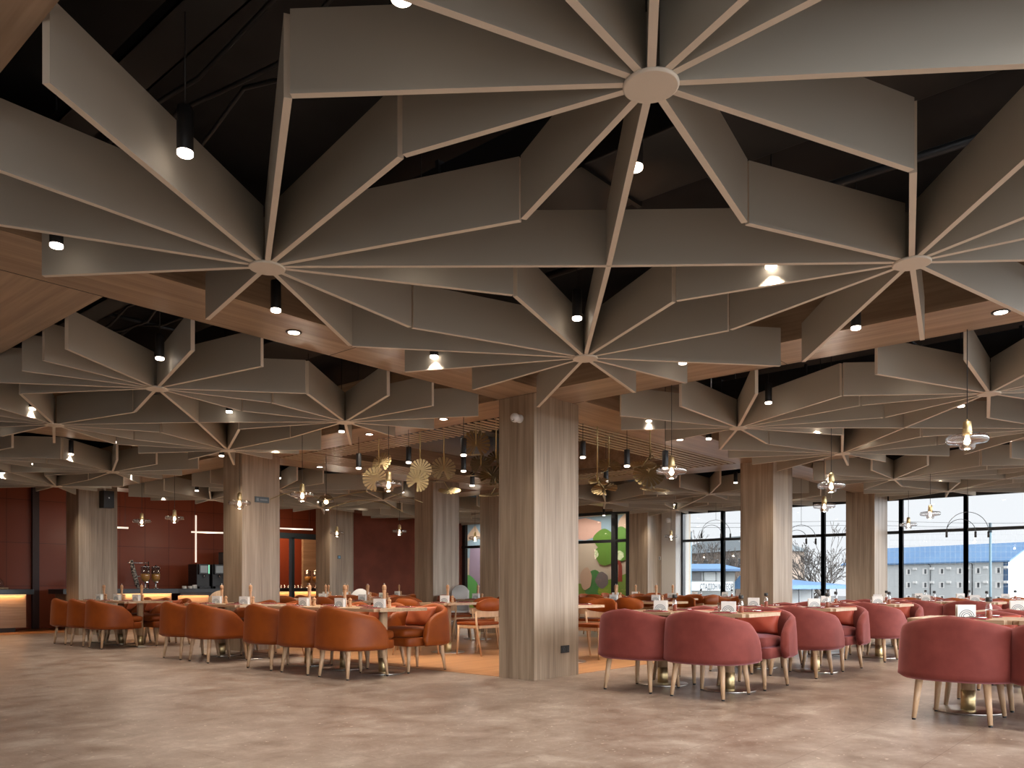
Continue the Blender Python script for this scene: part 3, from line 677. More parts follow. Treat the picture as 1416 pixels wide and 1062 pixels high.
bm = bmesh.new(); lathe(bm, [(.026, 0), (.032, .09), (.030, .09), (.024, .006), (.001, .006)], 20); tum.add('drinking_glass', mesh('drinking_glass', bm, M_CLR))

def dress(x, y, nm, style, rz=0, seed=0):
    """things on one table; nm names the table"""
    rn = random.Random(seed); j = lambda a: a + rn.uniform(-.015, .015)
    z = TT
    if style in ('wood', 'mill'):
        mill.place('tall wooden pepper mill, ' + nm, (j(x + .03), j(y + .02), z), 0, 'pepper mills on the tables')
        salt.place('short wooden salt mill, ' + nm, (j(x + .03), j(y - .06), z), 0, 'salt mills on the tables')
    else:
        sauce.place('black-capped sauce bottle, ' + nm, (j(x - .02), j(y - .14), z), 0, 'sauce bottles on the tables')
        if rn.random() < .4: tum.place('clear drinking glass, ' + nm, (j(x + .1), j(y + .12), z), 0, 'glasses on the tables')
    nh.place('white napkin holder, ' + nm, (j(x - .06), j(y - .01), z), 0.35 + rn.uniform(-.2, .2), 'napkin holders on the tables')
    for sgn, side in ((-1, 'near'), (1, 'far')):
        nap.place('red napkin, %s side, ' % side + nm, (x + sgn * .26, j(y - .08), z), PI / 2 * 0 + rn.uniform(-.1, .1), 'red napkins with cutlery on the tables')

def row(x, ys, kind, rown, seed, near=True, far=True, dnear=.44, dfar=.40, style='mill', pil=True, dress_on=True, nearlist=None):
    cn = {'orange': 'orange leather tub chair', 'pink': 'rose velvet tub chair'}[kind]
    for i, y in enumerate(ys):
        nth = ORD[i] if len(ys) > 1 else 'only'
        tn = '%s table from right, %s' % (nth, rown)
        TAB.place('oak table with brass collar, %s from right, %s' % (nth, rown), (x, y, 0), 0, 'pedestal tables in ' + rown)
        if dress_on: dress(x, y, tn, style, seed=seed * 10 + i)
        if near: TUB[kind].place('%s, back to viewer, %s' % (cn, tn), (x - dnear, y - .04, 0), random.uniform(-.03, .03), 'tub chairs in ' + rown)
        if far:
            a = PI + random.uniform(-.04, .04); fx = x + dfar + .02
            TUB[kind].place('%s, facing viewer, %s' % (cn, tn), (fx, y - .04, 0), a, 'tub chairs in ' + rown)
            if pil:
                tag(link('scatter_pillow', PIL[kind], None, (fx + .12, y - .04, .512), PI), '%s pillow in far chair, %s' % ({'orange': 'orange', 'pink': 'coral red'}[kind], tn), 'pillow', 'scatter pillows in ' + rown)

row(5.97, [7.12, 7.84, 8.56], 'orange', 'front orange row', 1)
row(5.97, [9.95, 10.67], 'orange', 'second orange row', 2, dnear=.46)
row(6.0, [13.3, 14.02, 14.74], 'orange', 'orange row by red wall', 3)
row(7.15, [3.46, 4.18], 'pink', 'front pink row', 4, style='bottle')
row(9.36, [3.46, 4.18], 'pink', 'second pink row', 5, style='bottle', dnear=.5)
row(11.75, [3.46, 4.18], 'pink', 'third pink row', 6, style='bottle')
row(14.15, [2.74, 3.46, 4.18], 'pink', 'fourth pink row', 7, style='bottle')
row(16.6, [2.0, 2.74, 3.46, 4.18], 'orange', 'orange row by right window', 8, style='bottle')
row(7.2, [.73, 1.45], 'pink', 'pink row at right edge', 9, style='bottle')
row(9.4, [1.45], 'pink', 'cut-off pink row, right edge', 10, style='bottle')
row(16.4, [7.3, 8.02, 8.74], 'orange', 'orange row by left window', 11, style='bottle')
row(8.6, [13.5, 14.22], 'orange', 'far orange row, left column', 12)
row(11.3, [14.0, 14.72, 15.44], 'orange', 'farthest orange row, rust wall', 13)

def wtable(x, y, nm, chairs, seed, style='mill'):
    TAB.place('oak pedestal table, ' + nm, (x, y, 0), 0, 'tables with wooden chairs')
    dress(x, y, 'table ' + nm, style, seed=seed)
    D = {'n': (-.62, 0, 0, 'near'), 'f': (.62, 0, PI, 'far'), 'r': (0, -.62, PI / 2, 'right'), 'l': (0, .62, -PI / 2, 'left')}
    for c in chairs:
        dx, dy, a, wd = D[c]
        wc.place('oak and orange chair, %s side, table %s' % (wd, nm), (x + dx, y + dy, 0), a + random.uniform(-.08, .08), 'wooden chairs with orange pads')
wtable(8.42, 8.56, 'just left of the central column', 'nfrl', 21)
wtable(8.42, 6.35, 'hidden behind the central column', 'nf', 22)
wtable(10.8, 10.2, 'before left-centre oak column', 'nfrl', 23)
wtable(11.15, 7.4, 'just right of the central column', 'nf', 24)
wtable(11.15, 6.62, 'second right of the central column', 'nf', 25)
wtable(8.6, 10.7, 'behind the front orange row', 'nfrl', 26)
wtable(13.9, 7.9, 'third right of the central column', 'nfrl', 27)
wtable(14.2, 9.4, 'before the play room glass', 'nfrl', 28)
wtable(16.2, 10.2, 'before the white corner wall', 'nfrl', 29)
wtable(14.4, 12.6, 'left of the play room', 'nfr', 30)
wtable(10.6, 12.6, 'between the two far oak columns', 'nfrl', 31)
wtable(13.6, 15.6, 'before the rust plaster wall', 'nfr', 32)
wtable(8.9, 12.25, 'right of the left oak column', 'nfr', 33)

# ---------------------------------------------------------------- fittings on columns
o = thing('wall_socket', 'black double socket low on the central column', 'socket', (7.03, 5.33, .30))
link('face_plate', box_me('face_plate', M_BLK, -.075, .075, -.008, 0, -.04, .04, bev=.003), o)
for sx in (-.036, .036):
    bm = bmesh.new(); lathe(bm, [(.024, 0), (.026, .004), (.02, .004), (.018, .001)], 20, mtx=Matrix.Translation((sx, -.008, 0)) @ Matrix.Rotation(PI / 2, 4, 'X')); link('outlet', mesh('outlet', bm, M_FRAME), o)
def dome_cam(name, lab, loc, rz, s=1):
    o = thing(name, lab, 'camera', loc, rz)
    bm = bmesh.new(); lathe(bm, [(.045 * s, 0), (.045 * s, .02), (.02 * s, .03), (.018 * s, .05)], 20, mtx=Matrix.Rotation(PI / 2, 4, 'Y')); link('mount', mesh('mount', bm, M_PLAS), o)
    bm = bmesh.new(); bmesh.ops.create_uvsphere(bm, u_segments=24, v_segments=14, radius=.05 * s, matrix=Matrix.Translation((.085 * s, 0, 0))); link('camera_ball', mesh('camera_ball', bm, M_PLAS, True), o)
    bm = bmesh.new(); lathe(bm, [(.02 * s, 0), (.02 * s, .006)], 16, mtx=Matrix.Translation((.12 * s, .0, -.02 * s)) @ Matrix.Rotation(PI / 2 + .4, 4, 'Y')); link('lens', mesh('lens', bm, M_BLK), o)
dome_cam('security_camera', 'white ball security camera high on the central column', (6.50, 5.52, 2.76), PI)
dome_cam('security_camera', 'white ball security camera on the white corner wall', (19.0, 10.9, 2.72), PI, 1.3)
o = thing('wall_sign', 'small dark sign high on the column behind the orange chairs', 'sign', (6.83, 11.02, 2.31))
link('plate', box_me('plate', M_DF, -.12, .12, -.02, 0, -.045, .045, bev=.004), o)
bm = bmesh.new(); bx(bm, -.10, -.06, -.024, -.02, -.022, .022); bx(bm, -.04, .09, -.024, -.02, -.012, .012); link('pictogram', mesh('pictogram', bm, mat('sign_grey', (.2, .24, .26), .5)), o)
o = thing('thermostat', 'small blue thermostat on the slim far column', 'thermostat', (12.78, 17.0, 1.72))
link('housing', box_me('housing', M_DF, -.045, .045, -.02, 0, -.045, .045, bev=.004), o); link('screen', box_me('screen', mat('blue_screen', (.1, .25, .4), .3), -.028, .028, -.023, -.02, -.028, .028), o)
o = thing('loudspeaker', 'black wall loudspeaker under the ceiling on the far left column', 'speaker', (6.95, 16.99, 2.72))
bm = bmesh.new(); prism(bm, [(-.11, 0), (.11, 0), (.10, -.2), (-.10, -.2)], -.16, .18); link('cabinet', mesh('cabinet', bm, M_BLK), o)
link('bracket', box_me('bracket', M_STEEL, -.02, .02, -.01, .01, .2, .3), o)
bm = bmesh.new(); lathe(bm, [(.015, 0), (.013, .006)], 12, mtx=Matrix.Translation((0, -.2, .04)) @ Matrix.Rotation(PI / 2, 4, 'X')); link('badge', mesh('badge', bm, M_STEEL), o)
o = thing('light_switch', 'white switch on the pale side of the corner column', 'switch', (18.9, 11.15, 1.72)); link('plate', box_me('plate', M_PLAS, -.045, .045, -.012, 0, -.045, .045, bev=.003), o); link('rocker', box_me('rocker', M_BLK, -.045, -.01, -.018, -.012, -.04, .04), o)

# ---------------------------------------------------------------- kitchen counters
def counter(x0, x1, lab, y=18.95, led=True, black=False, h=.91):
    o = thing('buffet_counter', lab, 'counter', ((x0 + x1) / 2, y, 0)); w2 = (x1 - x0) / 2
    link('worktop', box_me('worktop', M_COUNT2 if black else M_COUNT, -w2, w2, -.05, .8, h - .11, h, bev=.006), o)
    link('cabinet', box_me('cabinet', M_BX if not black else M_COUNT2, -w2 + .12, w2 - .12, .06, .74, .1, h - .11), o)
    link('plinth', box_me('plinth', M_BLK, -w2 + .3, w2 - .3, .12, .7, 0, .1), o)
    if led:
        link('led_strip', box_me('led_strip', M_LEDW, -w2 + .13, w2 - .13, .03, .055, h - .125, h - .113), o)
        add_light('AREA', 'led_lamp', (0, .02, h - .13), 9 * w2, (1, .5, .2), o, size=2 * w2 - .3, sy=.05)
    return o
counter(3.4, 6.28, 'oak buffet counter with dark worktop at the left edge, lit from under its top')
counter(6.85, 9.45, 'oak buffet counter with glowing underside carrying the juice dispensers')
counter(9.5, 11.9, 'black counter below the coffee machines', led=False, black=True, y=19.1)
for k, (a, b) in enumerate(((9.55, 10.35), (10.7, 11.3))):
    o = thing('lit_panel', 'glowing amber %s panel on the front of the black counter' % ('wide' if k == 0 else 'narrow'), 'panel', ((a + b) / 2, 19.12, .5)); w2 = (b - a) / 2
    link('panel_face', box_me('panel_face', M_BX, -w2, w2, 0, .02, -.36, .24), o); add_light('AREA', 'panel_lamp', (0, -.06, .27), 5, (1, .5, .2), o, size=2 * w2, sy=.04)
jd = Proto('juice_dispenser', 'juice dispenser')
bm = bmesh.new(); lathe(bm, [(.09, 0), (.09, .01), (.02, .02), (.02, .16), (.05, .17)], 20); bx(bm, -.02, .02, -.1, -.02, .15, .17); jd.add('stand', mesh('stand', bm, M_CHROME))
bm = bmesh.new(); lathe(bm, [(.05, .17), (.095, .24), (.098, .36)], 24); jd.add('juice', mesh('juice', bm, M_JUICE))
bm = bmesh.new(); lathe(bm, [(.055, .165), (.10, .235), (.103, .52), (.100, .52), (.099, .36)], 24); jd.add('tank', mesh('tank', bm, M_CLR))
bm = bmesh.new(); lathe(bm, [(.105, .52), (.105, .535), (.02, .545), (.02, .57), (.005, .575)], 20); jd.add('lid', mesh('lid', bm, M_CHROME))
jd.place('left of two orange juice dispensers on the buffet counter', (8.83, 19.3, .91), 0, 'juice dispensers'); jd.place('right of two orange juice dispensers on the buffet counter', (9.08, 19.3, .91), 0, 'juice dispensers')
o = thing('ham_stand', 'leaning dark ornamental food stand left of the juice dispensers', 'stand', (8.6, 19.4, .91))
bm = bmesh.new(); tube(bm, [(.12, 0, .0), (.08, 0, .1), (0, 0, .4), (-.06, 0, .68)], [.03, .05, .055, .035], 10); link('figure', mesh('figure', bm, mottle('dark_pattern', (.01, .01, .01), (.45, .4, .33), 22, .4, stops=(.45, .55))), o)
bm = bmesh.new(); tube(bm, [(-.15, 0, .62), (.35, 0, .62)], .012, 8); tube(bm, [(0, 0, .3), (.35, 0, .3)], .012, 8); tube(bm, [(.35, 0, 0), (.35, 0, .66)], .012, 8); link('rail', mesh('rail', bm, M_CHROME), o)
o = thing('fruit_bowl', 'copper bowl of fruit on the buffet counter beside the far left column', 'bowl', (7.55, 19.2, .91))
bm = bmesh.new(); lathe(bm, [(.08, 0), (.1, .01), (.2, .16), (.21, .18), (.19, .17), (.06, .03)], 24); link('bowl_body', mesh('bowl_body', bm, mat('copper', (.55, .26, .12), .3, 1)), o)
for k in range(4):
    bm = bmesh.new(); bmesh.ops.create_uvsphere(bm, u_segments=12, v_segments=8, radius=.06); tag(link('apple', mesh('apple', bm, mat('apple_red%d' % k, (.35, .06 + .05 * k, .03), .4), True), None, (7.55 + .07 * math.cos(k * 1.6), 19.2 + .07 * math.sin(k * 1.6), 1.09)), ['red apple at the front of the copper fruit bowl', 'red-brown apple at the right of the copper bowl', 'orange apple at the back of the copper bowl', 'pale orange apple at the left of the copper bowl'][k], 'apple', 'fruit in the copper bowl')
cmach = Proto('coffee_machine', 'coffee machine')
bm = bmesh.new(); bx(bm, -.17, .17, -.2, .25, 0, .62, bev=.01); bx(bm, -.15, .15, -.3, -.2, 0, .06, bev=.005); cmach.add('body', mesh('body', bm, M_BLK))
bm = bmesh.new(); bx(bm, -.15, .15, -.28, -.2, .36, .62, bev=.01); i0 = cmach.add('head', mesh('head', bm, M_FRAME))
cmach.add('screen', box_me('screen', mat('grey_screen', (.25, .3, .32), .2), -.12, .08, -.285, -.279, .40, .58), i0); cmach.add('light_bar', box_me('light_bar', M_GREEN, .10, .12, -.286, -.28, .38, .60), i0)
bm = bmesh.new(); tube(bm, [(0, -.24, .36), (0, -.24, .28)], .015, 8); cmach.add('spout', mesh('spout', bm, M_CHROME))
cmach.place('left black coffee machine with green light bar', (10.3, 19.5, .91), 0, 'coffee machines'); cmach.place('right black coffee machine with green light bar', (10.72, 19.5, .91), 0, 'coffee machines')
o = thing('drinks_cooler', 'tall black glass-fronted drinks cooler beside the coffee machines', 'cooler', (11.2, 19.55, .91))
bm = bmesh.new(); bx(bm, -.22, .22, .2, .22, 0, .95); bx(bm, -.22, -.2, -.25, .2, 0, .95); bx(bm, .2, .22, -.25, .2, 0, .95); bx(bm, -.22, .22, -.25, .2, .93, .95); bx(bm, -.22, .22, -.25, .2, 0, .05); link('cabinet', mesh('cabinet', bm, M_BLK), o)
for z in (.3, .6): link('shelf', box_me('shelf', mat('shelf_green%d' % int(z * 10), (.25, .4, .33), .4), -.2, .2, -.22, .2, z, z + .02), o)
link('glass_door', box_me('glass_door', M_CLR, -.2, .2, -.255, -.25, .05, .93), o)
for k, x in enumerate((9.75, 9.9, 10.02)):
    bm = bmesh.new(); lathe(bm, [(.05, 0), (.055, .01), (.055, .06 + .03 * (k == 2)), (.05, .065 + .03 * (k == 2))], 20); tag(link('plate_stack', mesh('plate_stack', bm, M_WHITE), None, (x, 19.2, .91)), ['left low white dish stack on the black counter', 'middle low white dish stack on the black counter', 'right taller white dish stack on the black counter'][k], 'dishes', 'dish stacks')
o = thing('cake_dome', 'clear glass cake dome on a wooden board on the left edge counter', 'cake dome', (5.45, 19.25, .91))
bm = bmesh.new(); lathe(bm, [(.42, 0), (.44, .01), (.44, .035), (.42, .04)], 32); link('board', mesh('board', bm, M_BX), o)
bm = bmesh.new(); lathe(bm, [(.36, .04), (.36, .1)] + [(.36 * math.cos(a * PI / 20), .1 + .22 * math.sin(a * PI / 20)) for a in range(1, 10)] + [(.01, .32)], 32); link('dome', mesh('dome', bm, M_CLR), o)
bm = bmesh.new(); lathe(bm, [(.02, .32), (.03, .35), (.005, .37)], 14); link('knob', mesh('knob', bm, M_CHROME), o)
tag(link('menu_board', box_me('menu_board', M_BX, 4.98, 5.07, 19.5, 19.56, .91, 1.6)), 'upright light wooden board on the counter at the left edge', 'board')
# linear lamps and wall light in the kitchen
for nm, a, b, z in (('black-hung light bar before the red wall, right of two', (9.75, 18.85), (10.55, 18.55), 2.3), ('light bar peeping out beside the far left column', (7.6, 19.0), (8.25, 18.9), 2.32), ('light bar above the glazed servery door', (12.6, 19.6), (13.6, 19.3), 2.58)):
    c = ((a[0] + b[0]) / 2, (a[1] + b[1]) / 2); o = thing('linear_lamp', nm, 'lamp', (c[0], c[1], z))
    d = Vector((a[0] - c[0], a[1] - c[1], 0))
    bm = bmesh.new(); tube(bm, [d, -d], .02, 8); link('tube_diffuser', mesh('tube_diffuser', bm, M_LEDN), o)
    bm = bmesh.new(); tube(bm, [d * .8, (d.x * .8, d.y * .8, 3.46 - z)], .003, 6); tube(bm, [d * -.8, (-d.x * .8, -d.y * .8, 3.46 - z)], .003, 6); link('wire', mesh('wire', bm, M_BLK), o)
    add_light('POINT', 'bar_lamp', (0, 0, -.06), 14, (1, .8, .6), o, size=.2)
tag(link('wall_light_strip', box_me('wall_light_strip', M_LEDN, 10.63, 10.66, 20.32, 20.35, 1.6, 2.85)), 'thin vertical pale light strip on the red wall above the coffee machines', 'lamp')
MATS['led_neutral'].node_tree.nodes['Principled BSDF'].inputs['Emission Strength'].default_value = .9
# servery room behind the glazed door
counter(13.2, 16.2, 'dark servery counter seen through the glazed door', y=21.2)
add_light('AREA', 'servery_lamp', (14.0, 21.6, 3.3), 90, (1, .65, .38), None, size=1.2)
tag(link('servery_screen', box_me('servery_screen', M_BX, 15.35, 16.45, 22.3, 22.4, 0, 2.9)), 'warm lit wooden panel inside the servery', 'panel')
for k, x in enumerate((15.0, 15.3)): jd.place(['left', 'right'][k] + ' juice dispenser inside the servery behind the glazed door', (x, 21.55, .91), 0, 'servery juice dispensers')
for k in range(8): tum.place('upturned glass on the servery counter, %s of eight from the left' % ORD[k], (13.75 + .12 * k, 21.3, .91), 0, 'servery glasses')
# globe lamp with wire arcs near the left column
g = at(451, 12.5, py=694)
o = thing('globe_lamp', 'smoky half-globe lamp with sweeping wire arcs near the left column', 'lamp', g)
bm = bmesh.new(); lathe(bm, [(.008, .12)] + [(.12 * math.sin(a * PI / 20), .12 * math.cos(a * PI / 20)) for a in range(1, 11)], 24); link('smoked_shade', mesh('smoked_shade', bm, glass('smoked_glass', (.75, .7, .62), .15, .05)), o)
bm = bmesh.new(); bmesh.ops.create_uvsphere(bm, u_segments=16, v_segments=10, radius=.035); link('bulb', mesh('bulb', bm, M_BULB, True), o)
bm = bmesh.new(); tube(bm, [(0, 0, .12), (0, 0, 4.0 - g.z)], .005, 6); link('cord', mesh('cord', bm, M_BLK), o)
for k in range(3):
    bm = bmesh.new(); s = (-1, 1, 1)[k]; ln = (1.0, 1.5, 1.2)[k]; zz = (.0, .02, -.12)[k]
    tube(bm, [(RX * s * ln * t / 10, RY * s * ln * t / 10, zz + .16 * math.sin(PI * t / 10) - .03 * t / 10) for t in range(11)], .006, 6); link('wire_arc', mesh('wire_arc', bm, M_BRASSD), o)
# arc lamps hanging before the windows
for (px, py, d, s, lab) in ((990, 738, 17.8, 1.0, 'wire arc lamp before the left window bay'), (1108, 745, 15.2, 1.0, 'wire arc lamp before the middle window bay, half hidden'), (1338, 735, 13.8, .98, 'wire arc lamp before the right window')):
    c = at(px, d, py=py); o = thing('arc_lamp', lab, 'lamp', c, math.atan2(RY, RX), 'wire arc lamps')
    k = d / F_PX
    for wd, off, hh in ((58 * k / 2 if px > 1200 else 40 * k / 2, 0, 27 * k if px > 1200 else 19 * k), (40 * k / 2 if px > 1200 else 27 * k / 2, -9 * k if px > 1200 else -6 * k, 17 * k if px > 1200 else 12 * k)):
        bm = bmesh.new(); tube(bm, [(off + wd * math.cos(PI * t / 24), 0, hh * math.sin(PI * t / 24)) for t in range(25)], .005, 6); link('arc', mesh('arc', bm, M_BLK), o)
    for xx in ((-29, 29, 11) if px > 1200 else (-20, 20, 7)):
        bm = bmesh.new(); lathe(bm, [(.018, -.1), (.018, 0), (.006, .005)], 14, (xx * k, 0, 0)); link('lamp_head', mesh('lamp_head', bm, M_BLK), o)
    bm = bmesh.new(); tube(bm, [(0, 0, 27 * k if px > 1200 else 19 * k), (0, 0, 4.0 - c.z)], .003, 6); link('wire', mesh('wire', bm, M_BLK), o)
# unseen area lights added to brighten the play room, no fittings modelled
add_light('AREA', 'playroom_fill', (19.4, 13.6, 3.15), 105, (1, .93, .85), None, size=1.4, sy=3.5)
add_light('AREA', 'playroom_fill', (19.4, 18.6, 3.15), 90, (1, .93, .85), None, size=1.2)
# two pale chair backs among the far tables
for k, (px, d, py) in enumerate(((496, 15.5, 822), (636, 15.5, 818), (299, 13.1, 826))):
    b = at(px, d, z=0); o = thing('shell_chair', ['white shell high chair in front of the rust wall', 'white shell high chair by the play room glass', 'cream shell high chair behind the second orange row'][k], 'chair', b, math.atan2(-FY, -FX))
    bm = bmesh.new(); prev = None
    for i in range(9):
        a = -1 + i / 4; xo = -.2 + .08 * a * a; zt = (1.0 if k else .93) - .10 * abs(a) ** 2.5 - (.09 if k == 2 else 0)
        ring = [bm.verts.new(c) for c in ((xo, .17 * a, .5), (xo - .015, .17 * a, zt - .01), (xo, .16 * a, zt), (xo + .012, .17 * a, .5))]
        if prev:
            for j in range(4): f = bm.faces.new((prev[j], prev[(j + 1) % 4], ring[(j + 1) % 4], ring[j])); f.smooth = True
        else: bm.faces.new(ring)
        prev = ring
    bm.faces.new(prev[::-1]); link('backrest', mesh('backrest', bm, M_WHITE if k < 2 else M_LEG), o)
    link('seat', box_me('seat', M_WHITE, -.19, .2, -.18, .18, .47, .51, bev=.015), o)
    for sx in (-.16, .16):
        for sy in (-.14, .14): bm = bmesh.new(); tube(bm, [(sx, sy, .47), (sx * 1.3, sy * 1.3, 0)], .012, 8); link('leg', mesh('leg', bm, M_CHROME), o)

# ---------------------------------------------------------------- outside the windows
GZ = -3.4
struct('ground_outside', box_me('ground_outside', mottle('asphalt', (.13, .13, .13), (.17, .17, .165), .3, .9), -150, 330, -250, 300, GZ - .3, GZ))
M_WALLW = mottle('building_white', (.52, .54, .54), (.57, .59, .59), .3, .8); M_BLUE = mottle('blue_sheet_roof', (.09, .19, .35), (.11, .22, .38), .15, .5); M_BLUED = mat('blue_trim', (.05, .11, .21), .5)
M_DARKW = mat('dark_window', (.06, .065, .07), .35); M_LETTER = mat('sign_letters', (.03, .05, .08), .9, spec=.1)
def zat(py, d): return CAM_Z + (HOR - py) / F_PX * d
# long white building with the blue roof: front from (xa,ya) to (xb,yb)
A = at(1170, 196, z=0); B = at(1394, 162, z=0)
ux = (B - A).normalized(); ang = math.atan2(ux.y, ux.x); ln = (B - A).length
b = thing('long_building', 'long white two-storey building with a blue metal roof behind the right window', 'building', (A.x, A.y, GZ), ang)
def FR(px):   # fraction along the facade of the sight line through px
    d = at(px, 1, z=0); n = Vector((-d.y, d.x, 0)); return -A.dot(n) / (B - A).dot(n)
he = zat(774, 162) - GZ; hr = zat(752.5, 164) - GZ + .6
link('wall', box_me('wall', M_WALLW, 0, ln, 0, 16, 0, he), b)   # local +y points away from the viewer
bm = bmesh.new(); P4 = [(-1, -.7, he - .15), (-1, 8, hr), (-1, 16.7, he - .15)]
va = [bm.verts.new(p) for p in P4]; vb = [bm.verts.new((ln + .7, p[1], p[2])) for p in P4]; vc = [bm.verts.new((p[0], p[1], p[2] - .3)) for p in P4]; vd = [bm.verts.new((ln + .7, p[1], p[2] - .3)) for p in P4]
for q in ((va[0], vb[0], vb[1], va[1]), (va[1], vb[1], vb[2], va[2]), (vc[0], vc[1], vd[1], vd[0]), (vc[1], vc[2], vd[2], vd[1]), (va[0], va[1], vc[1], vc[0]), (va[1], va[2], vc[2], vc[1]), (vb[0], vd[0], vd[1], vb[1]), (vb[1], vd[1], vd[2], vb[2]), (va[0], vc[0], vd[0], vb[0]), (va[2], vb[2], vd[2], vc[2])): bm.faces.new(q)
link('roof', mesh('roof', bm, M_BLUE), b)
bm = bmesh.new(); v = [bm.verts.new(p) for p in ((ln - .05, 0, he - .2), (ln - .05, 8, hr - .3), (ln - .05, 16, he - .2))]; v2 = [bm.verts.new((p.co.x - .3, p.co.y, p.co.z)) for p in v]; bm.faces.new(v); bm.faces.new(v2[::-1])
for i in range(3): bm.faces.new((v[i], v2[i], v2[(i + 1) % 3], v[(i + 1) % 3]))
link('gable', mesh('gable', bm, M_WALLW), b)
link('corner_trim', box_me('corner_trim', M_BLUED, ln - .9, ln + .05, -.08, 0, 0, he - .3), b)
for zc in (he - 1.9 - .2, he - 4.9 - .2, he - 7.9 - .1):
    for px in (1256, 1279, 1302, 1327, 1352, 1380):
        t = FR(px) * ln
        wf = link('window', box_me('window', M_WHITE, t - .55, t + .55, -.1, .0, zc - .65, zc + .65), b)
        link('pane', box_me('pane', M_DARKW, t - .05, t + .42, -.13, -.1, zc - .5, zc + .5), wf)
        if zc > he - 6: link('air_conditioner', box_me('air_conditioner', M_PLAS, t + 1.3, t + 2.2, -.4, 0, zc + .35, zc + .85, bev=.05), b)
for px in (1287, 1345): t = FR(px) * ln; bm = bmesh.new(); tube(bm, [(t, -.15, 0), (t, -.15, he - .8), (t - .8, -.2, he - .2)], .09, 8); link('downpipe', mesh('downpipe', bm, M_DUCT), b)
# mast
def mast(px, d, ptop, col, lab, r=.14):
    a = at(px, d, z=GZ); o = thing('street_mast', lab, 'pole', a); bm = bmesh.new(); lathe(bm, [(r, 0), (r, zat(ptop, d) - GZ)], 12); link('shaft', mesh('shaft', bm, col), o)
    bm = bmesh.new(); lathe(bm, [(r * 1.25, 0), (r * 1.25, .5)], 12, (0, 0, zat(ptop, d) - GZ - .5)); link('cap', mesh('cap', bm, M_DF), o); return a
M_MAST = mat('pale_blue_paint', (.12, .20, .24), .5)
mast(1369.5, 42, 723, M_MAST, 'grey-blue steel mast in front of the long building', .06)
mast(955, 45, 735, M_MAST, 'pale blue steel mast behind the left window bay', .055)
o = thing('overhead_wire', 'thin overhead wires crossing the sky behind the windows', 'wire', (0, 0, 0))
for py in (722, 728):
    bm = bmesh.new(); tube(bm, [at(x, 44, py=py + 1.5 * math.sin((x - 900) / 60)) for x in range(900, 1500, 20)], .009, 5); link('wire', mesh('wire', bm, M_DUCT), o)
# protective net between the masts
o = thing('sports_net', 'tall fine sports ground net behind the right window', 'net', (0, 0, 0))
bm = bmesh.new()
for x in range(1230, 1440, 7): tube(bm, [at(x, 60, py=731), at(x, 60, py=812)], .006, 3)
for y in range(731, 812, 8): tube(bm, [at(1230, 60, py=y), at(1440, 60, py=y)], .006, 3)
link('netting', mesh('netting', bm, mat('net_grey', (.38, .40, .41), .7)), o)
# blue-roofed kiosk with sign board
K0 = at(944, 62, z=GZ); K1 = at(1016, 62, z=GZ); ux = (K1 - K0).normalized(); ang = math.atan2(ux.y, ux.x); ln = (K1 - K0).length; k = 62 / F_PX
b = thing('ticket_kiosk', 'low kiosk with blue roof and white lettered board behind the left window bay', 'kiosk', K0, ang)
M_KW = mat('kiosk_white', (.50, .52, .52), .7)
link('wall', box_me('wall', mat('kiosk_grey', (.26, .27, .26), .8), 0, ln, 0, 4, 0, zat(790, 62) - GZ), b)
bm = bmesh.new(); prism(bm, [(-.6, -1.2), (ln + .6, -1.2), (ln + .6, 5), (-.6, 5)], zat(790, 62) - GZ, zat(787, 62) - GZ); link('fascia', mesh('fascia', bm, M_BLUED), b)
bm = bmesh.new(); z0 = zat(788, 62) - GZ; v = [bm.verts.new(p) for p in ((-.6, -1.2, z0), (ln + .6, -1.2, z0), (ln + .6, 5, z0), (-.6, 5, z0), (.6, 1.5, z0 + .5), (ln - .6, 1.5, z0 + .5))]
for q in ((0, 1, 5, 4), (1, 2, 5), (2, 3, 4, 5), (3, 0, 4), (3, 2, 1, 0)): bm.faces.new([v[i] for i in q])
link('roof', mesh('roof', bm, M_BLUE), b)
for a, c in ((956, 970), (974, 988), (991, 999)): wf = link('window', box_me('window', M_KW, (a - 945) * k, (c - 943) * k, -.1, 0, zat(803.5, 62) - GZ, zat(791, 62) - GZ), b); link('pane', box_me('pane', M_DARKW if a < 970 else mat('pane_grey%d' % a, (.35, .37, .36), .3), (a - 944) * k, (c - 944) * k, -.13, -.1, zat(803, 62) - GZ, zat(791.5, 62) - GZ), wf)
sb = link('sign_board', box_me('sign_board', M_KW, .3, ln - .5, -1.3, -1.2, zat(816.5, 62) - GZ, zat(804.5, 62) - GZ), b)
tc = bpy.data.curves.new('sign_text', 'FONT'); tc.body = 'СТАДІОН МЕТЕОР'; tc.size = .62; tc.extrude = .01; tc.space_character = 1.0
to = bpy.data.objects.new('tmp', tc); COL.objects.link(to); bpy.context.view_layer.update()
tm = bpy.data.meshes.new_from_object(to.evaluated_get(bpy.context.evaluated_depsgraph_get())); bpy.data.objects.remove(to)
xs = [v.co.x for v in tm.vertices]; sc_ = 44.5 * k / (max(xs) - min(xs)); tm.materials.clear(); tm.materials.append(M_LETTER)
for v in tm.vertices: v.co = Vector((v.co.x * sc_, 0, v.co.y * .95))
lt = link('lettering', tm, sb, ((962.5 - 944) * k, -1.32, zat(815, 62) - GZ))
